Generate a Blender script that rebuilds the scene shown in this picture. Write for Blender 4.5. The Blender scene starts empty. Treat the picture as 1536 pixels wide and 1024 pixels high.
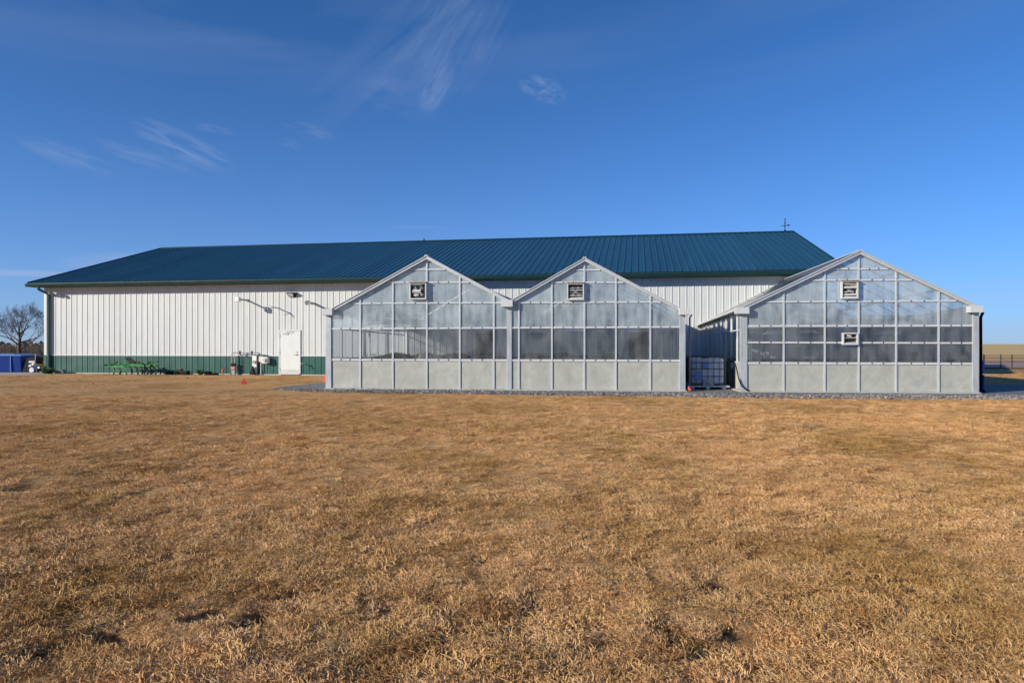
import bpy, math, random
import numpy as np
from mathutils import Vector
random.seed(7)
rng = np.random.default_rng(11)
S = bpy.context.scene
COL = S.collection
EYE, F, CX, HY = 1.47, 1060.0, 768.0, 516.0
R = math.radians

# ------------------------------------------------------------------ helpers
class Frame:
    """a building's own frame: x along its front, y into its depth, z up"""
    def __init__(s, px0, z0, yaw):
        s.yaw = yaw
        a = (px0 - CX) / F
        s.o = (a * z0, z0)
        s.r = (math.cos(yaw), -math.sin(yaw))
        s.d = (math.sin(yaw), math.cos(yaw))
    def lx(s, px, y=0.0):
        a = (px - CX) / F
        ox, oy = s.o[0] + y * s.d[0], s.o[1] + y * s.d[1]
        return (a * oy - ox) / (s.r[0] - a * s.r[1])
    def pt(s, px, py, y=0.0):
        x = s.lx(px, y)
        wy = s.o[1] + y * s.d[1] + x * s.r[1]
        return (x, y, EYE + (HY - py) / F * wy)
    def world(s, x, y):
        return (s.o[0] + x * s.r[0] + y * s.d[0], s.o[1] + x * s.r[1] + y * s.d[1])
    def inv(s, wx, wy):
        dx, dy = wx - s.o[0], wy - s.o[1]
        return (dx * s.r[0] + dy * s.r[1], dx * s.d[0] + dy * s.d[1])

def gp(px, py):                       # a point of the ground seen at this place
    z = EYE * F / (py - HY)
    return ((px - CX) / F * z, z)

class MB:
    def __init__(s): s.v = []; s.f = []; s.m = []
    def poly(s, pts, m=0):
        n = len(s.v); s.v += [tuple(p) for p in pts]; s.f.append(tuple(range(n, n + len(pts)))); s.m.append(m)
        return s
    def hexa(s, a, m=0):              # 8 corners: bottom 4 ccw, top 4 ccw
        n = len(s.v); s.v += [tuple(p) for p in a]
        for q in ((3, 2, 1, 0), (4, 5, 6, 7), (0, 1, 5, 4), (1, 2, 6, 5), (2, 3, 7, 6), (3, 0, 4, 7)):
            s.f.append(tuple(n + i for i in q)); s.m.append(m)
        return s
    def box(s, x0, x1, y0, y1, z0, z1, m=0):
        return s.hexa([(x0, y0, z0), (x1, y0, z0), (x1, y1, z0), (x0, y1, z0), (x0, y0, z1), (x1, y0, z1), (x1, y1, z1), (x0, y1, z1)], m)
    def beam(s, p, q, w, h, m=0, up=(0, 0, 1)):
        p, q = Vector(p), Vector(q); d = (q - p).normalized(); u = Vector(up)
        a = d.cross(u)
        if a.length < 1e-4: a = d.cross(Vector((0, 1, 0)))
        a.normalize(); b = a.cross(d).normalized()
        a = a * w / 2; b = b * h / 2
        return s.hexa([p - a - b, p + a - b, q + a - b, q - a - b, p - a + b, p + a + b, q + a + b, q - a + b], m)
    def tube(s, pts, r, n=8, m=0, cap=True):
        pts = [Vector(p) for p in pts]; k = len(pts)
        rs = r if isinstance(r, (list, tuple)) else [r] * k
        base = len(s.v)
        ref = Vector((0.13, 0.21, 1)).normalized()
        for i, p in enumerate(pts):
            d = (pts[min(i + 1, k - 1)] - pts[max(i - 1, 0)]).normalized()
            a = d.cross(ref)
            if a.length < 0.05: a = d.cross(Vector((1, 0, 0)))
            a.normalize(); b = d.cross(a)
            for j in range(n):
                t = 2 * math.pi * j / n
                s.v.append(tuple(p + (a * math.cos(t) + b * math.sin(t)) * rs[i]))
        for i in range(k - 1):
            for j in range(n):
                j2 = (j + 1) % n
                s.f.append((base + i * n + j, base + i * n + j2, base + (i + 1) * n + j2, base + (i + 1) * n + j)); s.m.append(m)
        if cap:
            s.f.append(tuple(base + j for j in range(n - 1, -1, -1))); s.m.append(m)
            s.f.append(tuple(base + (k - 1) * n + j for j in range(n))); s.m.append(m)
        return s
    def lathe(s, prof, c=(0, 0, 0), n=20, m=0):
        base = len(s.v)
        for r_, z in prof:
            for j in range(n):
                t = 2 * math.pi * j / n
                s.v.append((c[0] + r_ * math.cos(t), c[1] + r_ * math.sin(t), c[2] + z))
        for i in range(len(prof) - 1):
            for j in range(n):
                j2 = (j + 1) % n
                s.f.append((base + i * n + j, base + i * n + j2, base + (i + 1) * n + j2, base + (i + 1) * n + j)); s.m.append(m)
        s.f.append(tuple(base + j for j in range(n - 1, -1, -1))); s.m.append(m)
        s.f.append(tuple(base + (len(prof) - 1) * n + j for j in range(n))); s.m.append(m)
        return s
    def build(s, name, mats, parent=None, smooth=False, bevel=0):
        me = bpy.data.meshes.new(name); me.from_pydata(s.v, [], s.f)
        if not isinstance(mats, (list, tuple)): mats = [mats]
        for k in mats: me.materials.append(k)
        me.polygons.foreach_set('material_index', s.m)
        if smooth:
            me.polygons.foreach_set('use_smooth', [True] * len(s.f))
        me.update()
        o = bpy.data.objects.new(name, me); COL.objects.link(o)
        if parent: o.parent = parent
        if bevel:
            b = o.modifiers.new('bevel', 'BEVEL'); b.width = bevel; b.segments = 2; b.limit_method = 'ANGLE'
        return o

def tag(o, label=None, cat=None, group=None, kind=None):
    if label: o['label'] = label
    if cat: o['category'] = cat
    if group: o['group'] = group
    if kind: o['kind'] = kind
    return o
def thing(name, label, cat, loc=(0, 0, 0), rz=0.0, group=None):
    o = bpy.data.objects.new(name, None); COL.objects.link(o)
    o.location = loc; o.rotation_euler = (0, 0, rz); o.empty_display_size = .3
    return tag(o, label, cat, group)
def copy_tree(o, parent=None):
    c = o.copy(); COL.objects.link(c); c.parent = parent
    for ch in list(o.children): copy_tree(ch, c)
    return c

# ------------------------------------------------------------------ materials
def mat(name, col, rough=.5, metal=0.0, panel=0.0, var=.0, vscale=3.0, bump=0.0, bscale=40.0, spec=.5, stretch=(1, 1, 1), dirt=None, dscale=1.2):
    m = bpy.data.materials.new(name); m.use_nodes = True
    N, L = m.node_tree.nodes, m.node_tree.links
    b = N['Principled BSDF']
    b.inputs['Base Color'].default_value = (*col, 1); b.inputs['Roughness'].default_value = rough
    b.inputs['Metallic'].default_value = metal; b.inputs['Specular IOR Level'].default_value = spec
    tc = N.new('ShaderNodeTexCoord'); mp = N.new('ShaderNodeMapping'); mp.inputs['Scale'].default_value = stretch
    L.new(tc.outputs['Object'], mp.inputs['Vector'])
    if var or dirt:
        n = N.new('ShaderNodeTexNoise'); n.inputs['Scale'].default_value = vscale; n.inputs['Detail'].default_value = 5
        L.new(mp.outputs[0], n.inputs['Vector'])
        mr = N.new('ShaderNodeMapRange'); mr.inputs[1].default_value = .3; mr.inputs[2].default_value = .7
        mr.inputs[3].default_value = 1 - var; mr.inputs[4].default_value = 1 + var
        L.new(n.outputs[0], mr.inputs[0])
        mx = N.new('ShaderNodeMix'); mx.data_type = 'RGBA'; mx.blend_type = 'MULTIPLY'; mx.inputs[0].default_value = 1
        mx.inputs[6].default_value = (*col, 1); L.new(mr.outputs[0], mx.inputs[7])
        out = mx.outputs[2]
        if dirt:
            n2 = N.new('ShaderNodeTexNoise'); n2.inputs['Scale'].default_value = dscale; n2.inputs['Detail'].default_value = 8; n2.inputs['Roughness'].default_value = .65
            L.new(mp.outputs[0], n2.inputs['Vector'])
            cr = N.new('ShaderNodeValToRGB'); cr.color_ramp.elements[0].position = .52; cr.color_ramp.elements[1].position = .72
            L.new(n2.outputs[0], cr.inputs[0])
            m2 = N.new('ShaderNodeMix'); m2.data_type = 'RGBA'; L.new(cr.outputs[0], m2.inputs[0]); L.new(out, m2.inputs[6])
            m2.inputs[7].default_value = (*dirt, 1); out = m2.outputs[2]
        if panel:
            sx = N.new('ShaderNodeSeparateXYZ'); L.new(tc.outputs['Object'], sx.inputs[0])
            dv = N.new('ShaderNodeMath'); dv.operation = 'DIVIDE'; dv.inputs[1].default_value = .915; L.new(sx.outputs[0], dv.inputs[0])
            fl = N.new('ShaderNodeMath'); fl.operation = 'FLOOR'; L.new(dv.outputs[0], fl.inputs[0])
            wn = N.new('ShaderNodeTexWhiteNoise'); wn.noise_dimensions = '1D'; L.new(fl.outputs[0], wn.inputs['W'])
            mp3 = N.new('ShaderNodeMapRange'); mp3.inputs[3].default_value = 1 - panel; mp3.inputs[4].default_value = 1 + panel; L.new(wn.outputs[0], mp3.inputs[0])
            m4 = N.new('ShaderNodeMix'); m4.data_type = 'RGBA'; m4.blend_type = 'MULTIPLY'; m4.inputs[0].default_value = 1; L.new(out, m4.inputs[6]); L.new(mp3.outputs[0], m4.inputs[7]); out = m4.outputs[2]
        L.new(out, b.inputs['Base Color'])
        mr2 = N.new('ShaderNodeMapRange'); mr2.inputs[3].default_value = max(.02, rough - .08); mr2.inputs[4].default_value = min(1, rough + .1)
        L.new(n.outputs[0], mr2.inputs[0]); L.new(mr2.outputs[0], b.inputs['Roughness'])
    if bump:
        n3 = N.new('ShaderNodeTexNoise'); n3.inputs['Scale'].default_value = bscale; n3.inputs['Detail'].default_value = 4
        L.new(mp.outputs[0], n3.inputs['Vector'])
        bp = N.new('ShaderNodeBump'); bp.inputs['Strength'].default_value = 1; bp.inputs['Distance'].default_value = bump
        L.new(n3.outputs[0], bp.inputs['Height']); L.new(bp.outputs[0], b.inputs['Normal'])
    return m

M = {}
M['white_steel'] = mat('white_painted_steel', (.60, .625, .615), .42, panel=.035, var=.04, vscale=1.5, bump=.004, bscale=1.6, dirt=(.56, .57, .54), dscale=.9, stretch=(3, 3, .5))
M['green_steel'] = mat('green_painted_steel', (.020, .100, .080), .38, panel=.10, var=.10, vscale=2, bump=.003, bscale=2.0, dirt=(.05, .13, .105), dscale=1.1)
M['green_trim'] = mat('green_trim_steel', (.008, .038, .034), .32, var=.08)
M['dark_trim'] = mat('dark_downspout_steel', (.008, .028, .035), .35, var=.1)
M['roof_steel'] = mat('roof_steel', (.017, .077, .122), .36, panel=.10, var=.10, vscale=.6, bump=.004, bscale=.9, stretch=(3.2, .35, 1), dirt=(.025, .095, .145), dscale=.8)
M['soffit'] = mat('dark_soffit', (.02, .03, .028), .7)
M['door_paint'] = mat('door_paint', (.68, .715, .70), .4, var=.03, bump=.001, bscale=5)
M['frame_paint'] = mat('frame_paint', (.62, .64, .63), .45, var=.05)
M['alu'] = mat('mill_aluminium', (.58, .60, .60), .40, metal=.25, var=.06, vscale=6, stretch=(2, 2, .4))
M['alu_dull'] = mat('dull_galvanised', (.44, .47, .49), .5, metal=.2, var=.14, vscale=5, stretch=(2, 2, .5), dirt=(.54, .57, .60), dscale=3)
M['alu_white'] = mat('white_aluminium', (.58, .60, .60), .42, var=.05)
M['bolt'] = mat('bolt_steel', (.06, .06, .07), .5, metal=.5)
M['kick'] = mat('opaque_kick_panel', (.42, .425, .375), .58, var=.09, vscale=2.2, bump=.030, bscale=2.4, dirt=(.51, .51, .46), dscale=2.0)
M['concrete'] = mat('concrete', (.50, .48, .43), .85, var=.12, vscale=8, bump=.004, bscale=60)
M['pad'] = mat('pad_concrete', (.42, .38, .35), .9, var=.12, vscale=3, bump=.004, bscale=40)
M['white_plastic'] = mat('white_plastic', (.78, .78, .75), .4, var=.05)
M['gray_plastic'] = mat('grey_plastic', (.30, .31, .33), .5, var=.08)
M['meter_gray'] = mat('meter_grey', (.55, .55, .52), .45, var=.08)
M['black'] = mat('black_plastic', (.008, .008, .009), .6, var=.2, spec=.15)
M['black_steel'] = mat('black_steel', (.012, .012, .013), .5, var=.2, spec=.2)
M['green_paint'] = mat('bright_green_paint', (.03, .20, .042), .4, var=.12, vscale=6)
M['steel'] = mat('worn_steel', (.42, .42, .42), .4, metal=.6, var=.2, vscale=12)
M['orange'] = mat('orange_plastic_flag', (.85, .10, .03), .6, var=.08)
M['red'] = mat('red_flag', (.72, .03, .02), .6, var=.06)
M['blue'] = mat('blue_paint', (.004, .030, .20), .6, spec=.15, var=.12, vscale=2, bump=.004, bscale=3)
M['bluelight'] = mat('blue_barrel_plastic', (.02, .16, .62), .35, var=.08)
M['lightblue'] = mat('pale_blue_lid', (.12, .24, .52), .6, var=.1, spec=.2)
M['navy'] = mat('navy_paint', (.01, .015, .06), .5, var=.2)
M['yellow'] = mat('ochre_drum', (.50, .24, .03), .5, var=.15)
M['tarp'] = mat('orange_tarp', (.75, .30, .05), .6, var=.1, bump=.01, bscale=4)
M['brown_door'] = mat('brown_door', (.20, .13, .085), .5, var=.15)
M['wood'] = mat('weathered_wood', (.32, .24, .16), .8, var=.2, vscale=5, stretch=(1, 1, 6))
M['brass'] = mat('dull_brass', (.4, .33, .2), .4, metal=.7)
M['fan_dark'] = mat('fan_dark', (.018, .018, .024), .5)
M['pink'] = mat('faded_ribbon', (.62, .22, .16), .7, var=.1)
M['bark'] = mat('grey_bark', (.10, .078, .06), .9, var=.25, vscale=4)
M['twig'] = mat('brown_brush', (.075, .058, .047), .9, var=.35, vscale=.6)
M['conifer'] = mat('dark_conifer', (.028, .035, .024), .9, var=.3, vscale=1.0)
M['leaf'] = mat('bench_foliage', (.035, .075, .035), .6, var=.35, vscale=4)
M['tray'] = mat('black_tray', (.02, .02, .02), .6)
M['pot'] = mat('white_pot', (.62, .60, .56), .5, var=.05)
M['sack'] = mat('beige_sack', (.42, .35, .26), .9, var=.1, bump=.02, bscale=5)
M['fence_metal'] = mat('rusty_fence_steel', (.06, .045, .04), .7, var=.2)
M['net'] = mat('tote_bottle_plastic', (.46, .53, .64), .35, var=.06, vscale=2)
M['lens'] = mat('lamp_lens', (.7, .72, .74), .3)
M['stone'] = mat('grey_stone', (.18, .17, .165), .85, var=.3, vscale=.8)

def glaz(name, col, opac, streak=.12, rough=.12, trans=.28):
    """thin plastic or glass sheet: partly clear, partly milky"""
    m = bpy.data.materials.new(name); m.use_nodes = True
    N, L = m.node_tree.nodes, m.node_tree.links
    N.remove(N['Principled BSDF']); out = N['Material Output']
    tr = N.new('ShaderNodeBsdfTransparent'); tr.inputs[0].default_value = (.90, .94, .97, 1)
    di = N.new('ShaderNodeBsdfDiffuse'); di.inputs[0].default_value = (*col, 1)
    tl = N.new('ShaderNodeBsdfTranslucent'); tl.inputs[0].default_value = (*col, 1)
    gl = N.new('ShaderNodeBsdfGlossy'); gl.inputs['Roughness'].default_value = rough
    mx = N.new('ShaderNodeMixShader'); mx.inputs[0].default_value = trans
    L.new(di.outputs[0], mx.inputs[1]); L.new(tl.outputs[0], mx.inputs[2])
    tc = N.new('ShaderNodeTexCoord'); mp = N.new('ShaderNodeMapping'); mp.inputs['Scale'].default_value = (4.5, 4.5, .9)
    L.new(tc.outputs['Object'], mp.inputs[0])
    n = N.new('ShaderNodeTexNoise'); n.inputs['Scale'].default_value = 1; n.inputs['Detail'].default_value = 6; L.new(mp.outputs[0], n.inputs[0])
    n2 = N.new('ShaderNodeTexNoise'); n2.inputs['Scale'].default_value = 1.1; n2.inputs['Detail'].default_value = 5; n2.inputs['Distortion'].default_value = 1.5; L.new(tc.outputs['Object'], n2.inputs[0])
    ad = N.new('ShaderNodeMath'); ad.operation = 'ADD'; L.new(n.outputs[0], ad.inputs[0]); L.new(n2.outputs[0], ad.inputs[1])
    mr = N.new('ShaderNodeMapRange'); mr.inputs[1].default_value = .7; mr.inputs[2].default_value = 1.3
    mr.inputs[3].default_value = max(0, opac - streak); mr.inputs[4].default_value = min(1, opac + streak)
    L.new(ad.outputs[0], mr.inputs[0])
    m2 = N.new('ShaderNodeMixShader'); L.new(mr.outputs[0], m2.inputs[0]); L.new(tr.outputs[0], m2.inputs[1]); L.new(mx.outputs[0], m2.inputs[2])
    fr = N.new('ShaderNodeFresnel'); fr.inputs[0].default_value = 1.5
    bpn = N.new('ShaderNodeBump'); bpn.inputs['Distance'].default_value = .006; bpn.inputs['Strength'].default_value = 1
    L.new(n2.outputs[0], bpn.inputs['Height']); L.new(bpn.outputs[0], gl.inputs['Normal'])
    m3 = N.new('ShaderNodeMixShader'); L.new(fr.outputs[0], m3.inputs[0]); L.new(m2.outputs[0], m3.inputs[1]); L.new(gl.outputs[0], m3.inputs[2])
    L.new(m3.outputs[0], out.inputs[0])
    return m
M['glass_clear'] = glaz('clear_glazing', (.66, .70, .70), .15, .12)
M['glass_milky'] = glaz('milky_glazing', (.80, .92, .95), .42, .22)
M['glass_top'] = glaz('gable_glazing', (.74, .87, .92), .52, .20)
M['glass_roof'] = glaz('roof_glazing', (.92, .93, .93), .55, .14, trans=.9)
M['sheet'] = glaz('curtain_sheet', (.9, .91, .90), .5, .1, trans=.7)
M['glass_side'] = glaz('side_glazing', (.78, .82, .82), .72, .14, trans=.35)
M['curtain'] = glaz('plastic_curtain', (.75, .76, .74), .6, .2)

# ------------------------------------------------------------------ frames of the buildings
YB = R(10.0)
B = Frame(435, 33.6, YB)
B.o = B.world(B.lx(67.5), 0)          # origin: left front corner of the barn
YG = math.atan((1060 / (8900 + 768)))
G = Frame(490, 23.2, YG)
CONTACT = {}

# ------------------------------------------------------------------ barn
def ribbed(mb, x0, x1, z0, z1, y=0.0, pitch=.305, h=.022, axis='x', phase=0.0, m=0, minor=True):
    """corrugated sheet; axis x: runs along x facing -y. returns profile strip"""
    prof = []
    k0 = int(math.floor((x0 - phase) / pitch)) - 1; k1 = int(math.ceil((x1 - phase) / pitch)) + 1
    for k in range(k0, k1 + 1):
        c = phase + k * pitch
        for dx, hh in ((-.034, 0), (-.018, h), (.018, h), (.034, 0)):
            prof.append((c + dx, hh))
        if minor:
            for c2 in (c + pitch * .38, c + pitch * .62):
                prof += [(c2 - .016, 0), (c2 - .008, .004), (c2 + .008, .004), (c2 + .016, 0)]
    prof.sort()
    def hat(x):
        for (a, ha), (b_, hb) in zip(prof, prof[1:]):
            if a <= x <= b_: return ha + (hb - ha) * (x - a) / max(1e-9, b_ - a)
        return 0
    pts = [(x0, hat(x0))] + [(x, q) for x, q in prof if x0 < x < x1] + [(x1, hat(x1))]
    return pts
def wall_sheet(mb, pts, y, z0, z1, m=0):
    n = len(mb.v)
    for x, q in pts:
        zz1 = z1(x) if callable(z1) else z1
        mb.v.append((x, y - q, z0)); mb.v.append((x, y - q, zz1))
    for i in range(len(pts) - 1):
        a = n + 2 * i
        mb.f.append((a, a + 2, a + 3, a + 1)); mb.m.append(m)

barn = thing('barn', 'long white metal barn with green wainscot and dark teal roof behind the greenhouses', 'barn', (*B.o, 0), -YB)
OV = .62                                # eave overhang
ZE, ZG = 4.53, 4.33
xl = B.lx(38, -OV - .12)
# ridge depth so that the left ridge end is seen where it is
best = min((abs(B.lx(243, y) - xl), y) for y in np.arange(7, 15, .02)); YR = float(best[1])
xr = B.lx(1190, YR)
ZR = (B.pt(243, 373.5, YR)[2] + B.pt(1190, 345.5, YR)[2]) / 2
LB = xr - .95; DB = 2 * YR
print('barn', xl, xr, YR, ZR, LB)
slope = (ZR - ZE) / (YR + OV)
WZ = .915
# doors in the front wall
dx0, dx1 = B.lx(418.8), B.lx(451.2); dz1 = B.pt(435, 495, 0)[2]
idoors = [(B.lx(712), B.lx(741), 2.15), (B.lx(942), B.lx(974), 2.15)]
def front(z0, z1, name, material):
    mb = MB()
    cuts = [(dx0, dx1, dz1)] + idoors
    x = .12
    for a, b_, zt in cuts:
        wall_sheet(mb, ribbed(mb, x, a, 0, 0), 0, z0, z1)
        if zt < z1: wall_sheet(mb, ribbed(mb, a, b_, 0, 0), 0, max(zt, z0), z1)
        x = b_
    wall_sheet(mb, ribbed(mb, x, LB - .1, 0, 0), 0, z0, z1)
    return mb.build(name, material, barn)
front(WZ, ZG + .02, 'wall', M['white_steel'])
front(.03, WZ - .02, 'wainscot', M['green_steel'])
mb = MB()                               # J-trim between the two, in stretches beside the doors
x = .12
for a, b_ in ((.12, dx0), (dx1, LB - .1)):
    mb.box(a, b_, -.03, .0, WZ - .022, WZ + .008)
mb.build('wainscot_trim', M['frame_paint'], barn)
mb = MB(); mb.box(0, LB, -.035, DB + .03, -.1, .035); mb.build('foundation', M['concrete'], barn)
# corner trims
for q in ((-.03, .12), (LB - .1, LB + .03)): MB().box(*q, -.034, .1, WZ, ZG).build('corner_trim', M['white_steel'], barn)
for q in ((-.03, .12), (LB - .1, LB + .03)): MB().box(*q, -.034, .1, .035, WZ - .001).build('corner_trim', M['green_steel'], barn)
# end and rear walls
def gable(x, sgn):
    mb = MB(); pts = ribbed(mb, .1, DB - .1, 0, 0)
    def top(y): return ZG - .02 + max(0, (YR - abs(y - YR))) * slope + .12
    n = len(mb.v)
    for y, q in pts:
        mb.v.append((x + sgn * q, y, WZ)); mb.v.append((x + sgn * q, y, top(y)))
    for i in range(len(pts) - 1):
        a = n + 2 * i; mb.f.append((a, a + 2, a + 3, a + 1)); mb.m.append(0)
    n = len(mb.v)
    for y, q in pts:
        mb.v.append((x + sgn * q, y, .03)); mb.v.append((x + sgn * q, y, WZ))
    for i in range(len(pts) - 1):
        a = n + 2 * i; mb.f.append((a, a + 2, a + 3, a + 1)); mb.m.append(1)
    mb.build('wall', [M['white_steel'], M['green_steel']], barn)
gable(0, -1); gable(LB, 1)
mb = MB(); mb.box(0, LB, DB - .02, DB, .03, ZG); mb.build('wall', M['white_steel'], barn)
# roof
def roof_slope(y0, z0, y1, z1, nm):
    mb = MB(); pts = ribbed(mb, xl, xr, 0, 0, h=.026, minor=False, phase=.08)
    n = len(mb.v); nx = Vector((0, -(z1 - z0), y1 - y0)).normalized()
    if nx.z < 0: nx = -nx
    K = 14
    for x, q in pts:
        for k in range(K + 1):
            t = k / K
            mb.v.append((x, y0 + (y1 - y0) * t + nx.y * q, z0 + (z1 - z0) * t + nx.z * q))
    for i in range(len(pts) - 1):
        for k in range(K):
            a = n + (K + 1) * i + k; mb.f.append((a, a + K + 1, a + K + 2, a + 1)); mb.m.append(0)
    return mb.build(nm, M['roof_steel'], barn)
roof = roof_slope(-OV, ZE, YR, ZR, 'roof')
roof_slope(DB + OV, ZE, YR, ZR, 'roof')
mb = MB(); t = .10
for y0, y1 in ((-OV + .02, YR), (DB + OV - .02, YR)):       # deck below the sheet, rake boards
    mb.hexa([(xl + .03, min(y0, y1), (ZE if y0 < y1 else ZR) - t), (xr - .03, min(y0, y1), (ZE if y0 < y1 else ZR) - t),
             (xr - .03, max(y0, y1), (ZR if y0 < y1 else ZE) - t), (xl + .03, max(y0, y1), (ZR if y0 < y1 else ZE) - t),
             (xl + .03, min(y0, y1), (ZE if y0 < y1 else ZR) - .012), (xr - .03, min(y0, y1), (ZE if y0 < y1 else ZR) - .012),
             (xr - .03, max(y0, y1), (ZR if y0 < y1 else ZE) - .012), (xl + .03, max(y0, y1), (ZR if y0 < y1 else ZE) - .012)])
mb.build('roof_deck', M['soffit'], roof)
for x in (xl, xr):
    for y0 in (-OV, DB + OV):
        MB().beam((x, y0, ZE - .06), (x, YR, ZR - .06), .03, .2).build('rake_trim', M['green_trim'], roof)
mb = MB(); mb.hexa([(xl - .02, YR - .22, ZR - .04), (xr + .02, YR - .22, ZR - .04), (xr + .02, YR, ZR + .028), (xl - .02, YR, ZR + .028),
                    (xl - .02, YR - .22, ZR - .022), (xr + .02, YR - .22, ZR - .022), (xr + .02, YR, ZR + .05), (xl - .02, YR, ZR + .05)])
mb.hexa([(xl - .02, YR, ZR + .028), (xr + .02, YR, ZR + .028), (xr + .02, YR + .22, ZR - .04), (xl - .02, YR + .22, ZR - .04),
         (xl - .02, YR, ZR + .05), (xr + .02, YR, ZR + .05), (xr + .02, YR + .22, ZR - .022), (xl - .02, YR + .22, ZR - .022)])
mb.build('ridge_cap', M['green_trim'], roof)
mb = MB(); mb.box(xl + .03, xr - .03, -OV + .0, .0, ZG + .0, ZG + .02); mb.box(xl + .03, xr - .03, -OV, -OV + .02, ZG + .021, ZE - .10)
mb.build('soffit', M['soffit'], barn)
# K-style gutter
mb = MB(); gy = -OV - .005
prof = [(gy, ZG), (gy - .085, ZG), (gy - .105, ZG + .05), (gy - .125, ZG + .12), (gy - .125, ZE - .055), (gy - .112, ZE - .055), (gy - .112, ZG + .12), (gy - .01, ZG + .03), (gy, ZE - .06)]
n = len(prof); gx0, gx1 = xl - .03, xr + .03
for x in (gx0, gx1): mb.v += [(x, y, z) for y, z in prof]
for i in range(n): mb.f.append((i, (i + 1) % n, n + (i + 1) % n, n + i)); mb.m.append(0)
mb.poly([(gx0, y, z) for y, z in prof]); mb.poly([(gx1, y, z) for y, z in prof])
mb.beam((gx0, gy - .125, ZE - .052), (gx1, gy - .125, ZE - .052), .022, .02)
k = gx0 + 3
mb.build('gutter', M['green_trim'], barn)
# downspout at the left corner, extension lying on the ground
ds = MB(); xd = B.lx(73.5, -.09)
a0 = B.pt(59, 431, -OV); a1 = B.pt(60, 434, -OV)
ds.tube([(a0[0], -OV - .05, ZG + .02), (a0[0], -OV - .05, ZG - .12), (xd, -.10, B.pt(73, 442, -.1)[2]), (xd, -.10, .25), (xd + .03, -.14, .12)], .070, 10)
ds.build('downspout', mat('green_downspout', (.014, .075, .062), .4, var=.1), barn)
e0 = B.pt(80, 558, -.25); e1 = B.pt(101, 558, -.3)
ex = MB(); ex.hexa([(e0[0], -.33, .02), (e1[0], -.5, .02), (e1[0], -.28, .02), (e0[0], -.2, .02), (e0[0], -.33, .14), (e1[0] - .15, -.5, .2), (e1[0] - .15, -.28, .2), (e0[0], -.2, .14)])
ex.build('downspout_extension', mat('grey_blue_downspout', (.10, .14, .19), .5, var=.1), barn, bevel=.01)
# door
mb = MB(); fw = .055
mb.box(dx0, dx0 + fw, -.05, .05, .035, dz1); mb.box(dx1 - fw, dx1, -.05, .05, .035, dz1); mb.box(dx0 + fw, dx1 - fw, -.05, .05, dz1 - fw, dz1); mb.box(dx0 + fw, dx1 - fw, -.12, .05, .036, .075)
door_frame = mb.build('door_frame', M['frame_paint'], barn)
mb = MB(); mb.box(dx0 + fw + .004, dx1 - fw - .004, -.036, .01, .08, dz1 - fw - .004)
door = mb.build('door', M['door_paint'], barn, bevel=.004)
mb = MB(); hx = dx1 - fw - .11
mb.box(hx - .03, hx + .03, -.05, -.037, .93, 1.0); mb.tube([(hx, -.037, .965), (hx, -.09, .965), (hx - .13, -.09, .965)], .012, 8)
mb.build('handle', M['brass'], door)
mb = MB(); mb.lathe([(.03, 0), (.03, .02)], (0, 0, 0), 14); 
for i, v in enumerate(mb.v): mb.v[i] = (v[0] + hx, -.037 - v[2], v[1] + 1.09)
mb.build('deadbolt', M['brass'], door)
for hz in (.3, 1.08, 1.85):
    MB().tube([(dx0 + fw, -.052, hz - .05), (dx0 + fw, -.052, hz + .05)], .012, 6).build('hinge', M['steel'], door)
MB().box(dx0 + .2, dx0 + .48, -.075, -.037, dz1 - .20, dz1 - .14).tube([(dx0 + .34, -.08, dz1 - .13), (dx0 + .55, -.16, dz1 - .08), (dx0 + .78, -.05, dz1 - .06)], .010, 6).build('door_closer', M['steel'], door)
MB().box(dx0 + fw + .02, dx1 - fw - .02, -.0385, -.0365, .10, .26).build('kick_plate', M['meter_gray'], door)
# doors seen through the greenhouses
for a, b_, zt in idoors:
    d = MB().box(a + .05, b_ - .05, -.02, .02, .04, zt - .05).build('door', M['brown_door'], barn)
    MB().box(a, a + .05, -.04, .04, .035, zt).box(b_ - .05, b_, -.04, .04, .035, zt).box(a + .05, b_ - .05, -.04, .04, zt - .05, zt).build('door_frame', M['frame_paint'], barn)
# white service pillar on the wall base (gas and power entry)
bx = lambda px, y=0: B.lx(px, y)
bz = lambda px, py, y=0: B.pt(px, py, y)[2]
# lightning rods / vane on the ridge
def rod(px, py_top, label, cross, nm, cat):
    x = B.lx(px, YR); zt = B.pt(px, py_top, YR)[2]; w = B.world(x, YR)
    t = thing(nm, label, cat, (*w, ZR + .045), -YB)
    MB().tube([(0, 0, 0), (0, 0, zt - ZR - .05)], .022, 8).lathe([(.06, 0), (.03, .06)], (0, 0, 0), 10).build('mast', M['black_steel'], t)
    if cross:
        h = (zt - ZR) * .36
        MB().tube([(-.22, 0, h), (.22, 0, h + .03)], .014, 6).tube([(0, -.2, h), (0, .2, h)], .014, 6).lathe([(.001, -.045), (.04, -.02), (.04, .02), (.001, .045)], (0, 0, h + .16), 10).build('direction_arms', M['black_steel'], t)
        MB().hexa([(.14, -.01, h - .02), (.27, -.01, h + .02), (.27, .01, h + .02), (.14, .01, h - .02), (.14, -.01, h + .09), (.27, -.01, h + .035), (.27, .01, h + .035), (.14, .01, h + .09)]).build('arrow', M['black_steel'], t)
rod(1177.5, 327, 'dark weather vane standing near the right end of the barn ridge', True, 'weather_vane', 'weather vane')
rod(636, 357, 'short thin lightning rod on the barn ridge above the left greenhouse gable', False, 'lightning_rod', 'lightning rod')

# things mounted on the barn wall
def wall_thing(nm, label, cat, px, py, group=None):
    p = B.pt(px, py, 0); w = B.world(p[0], -.0)
    return thing(nm, label, cat, (*w, p[2]), -YB, group), p
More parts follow.
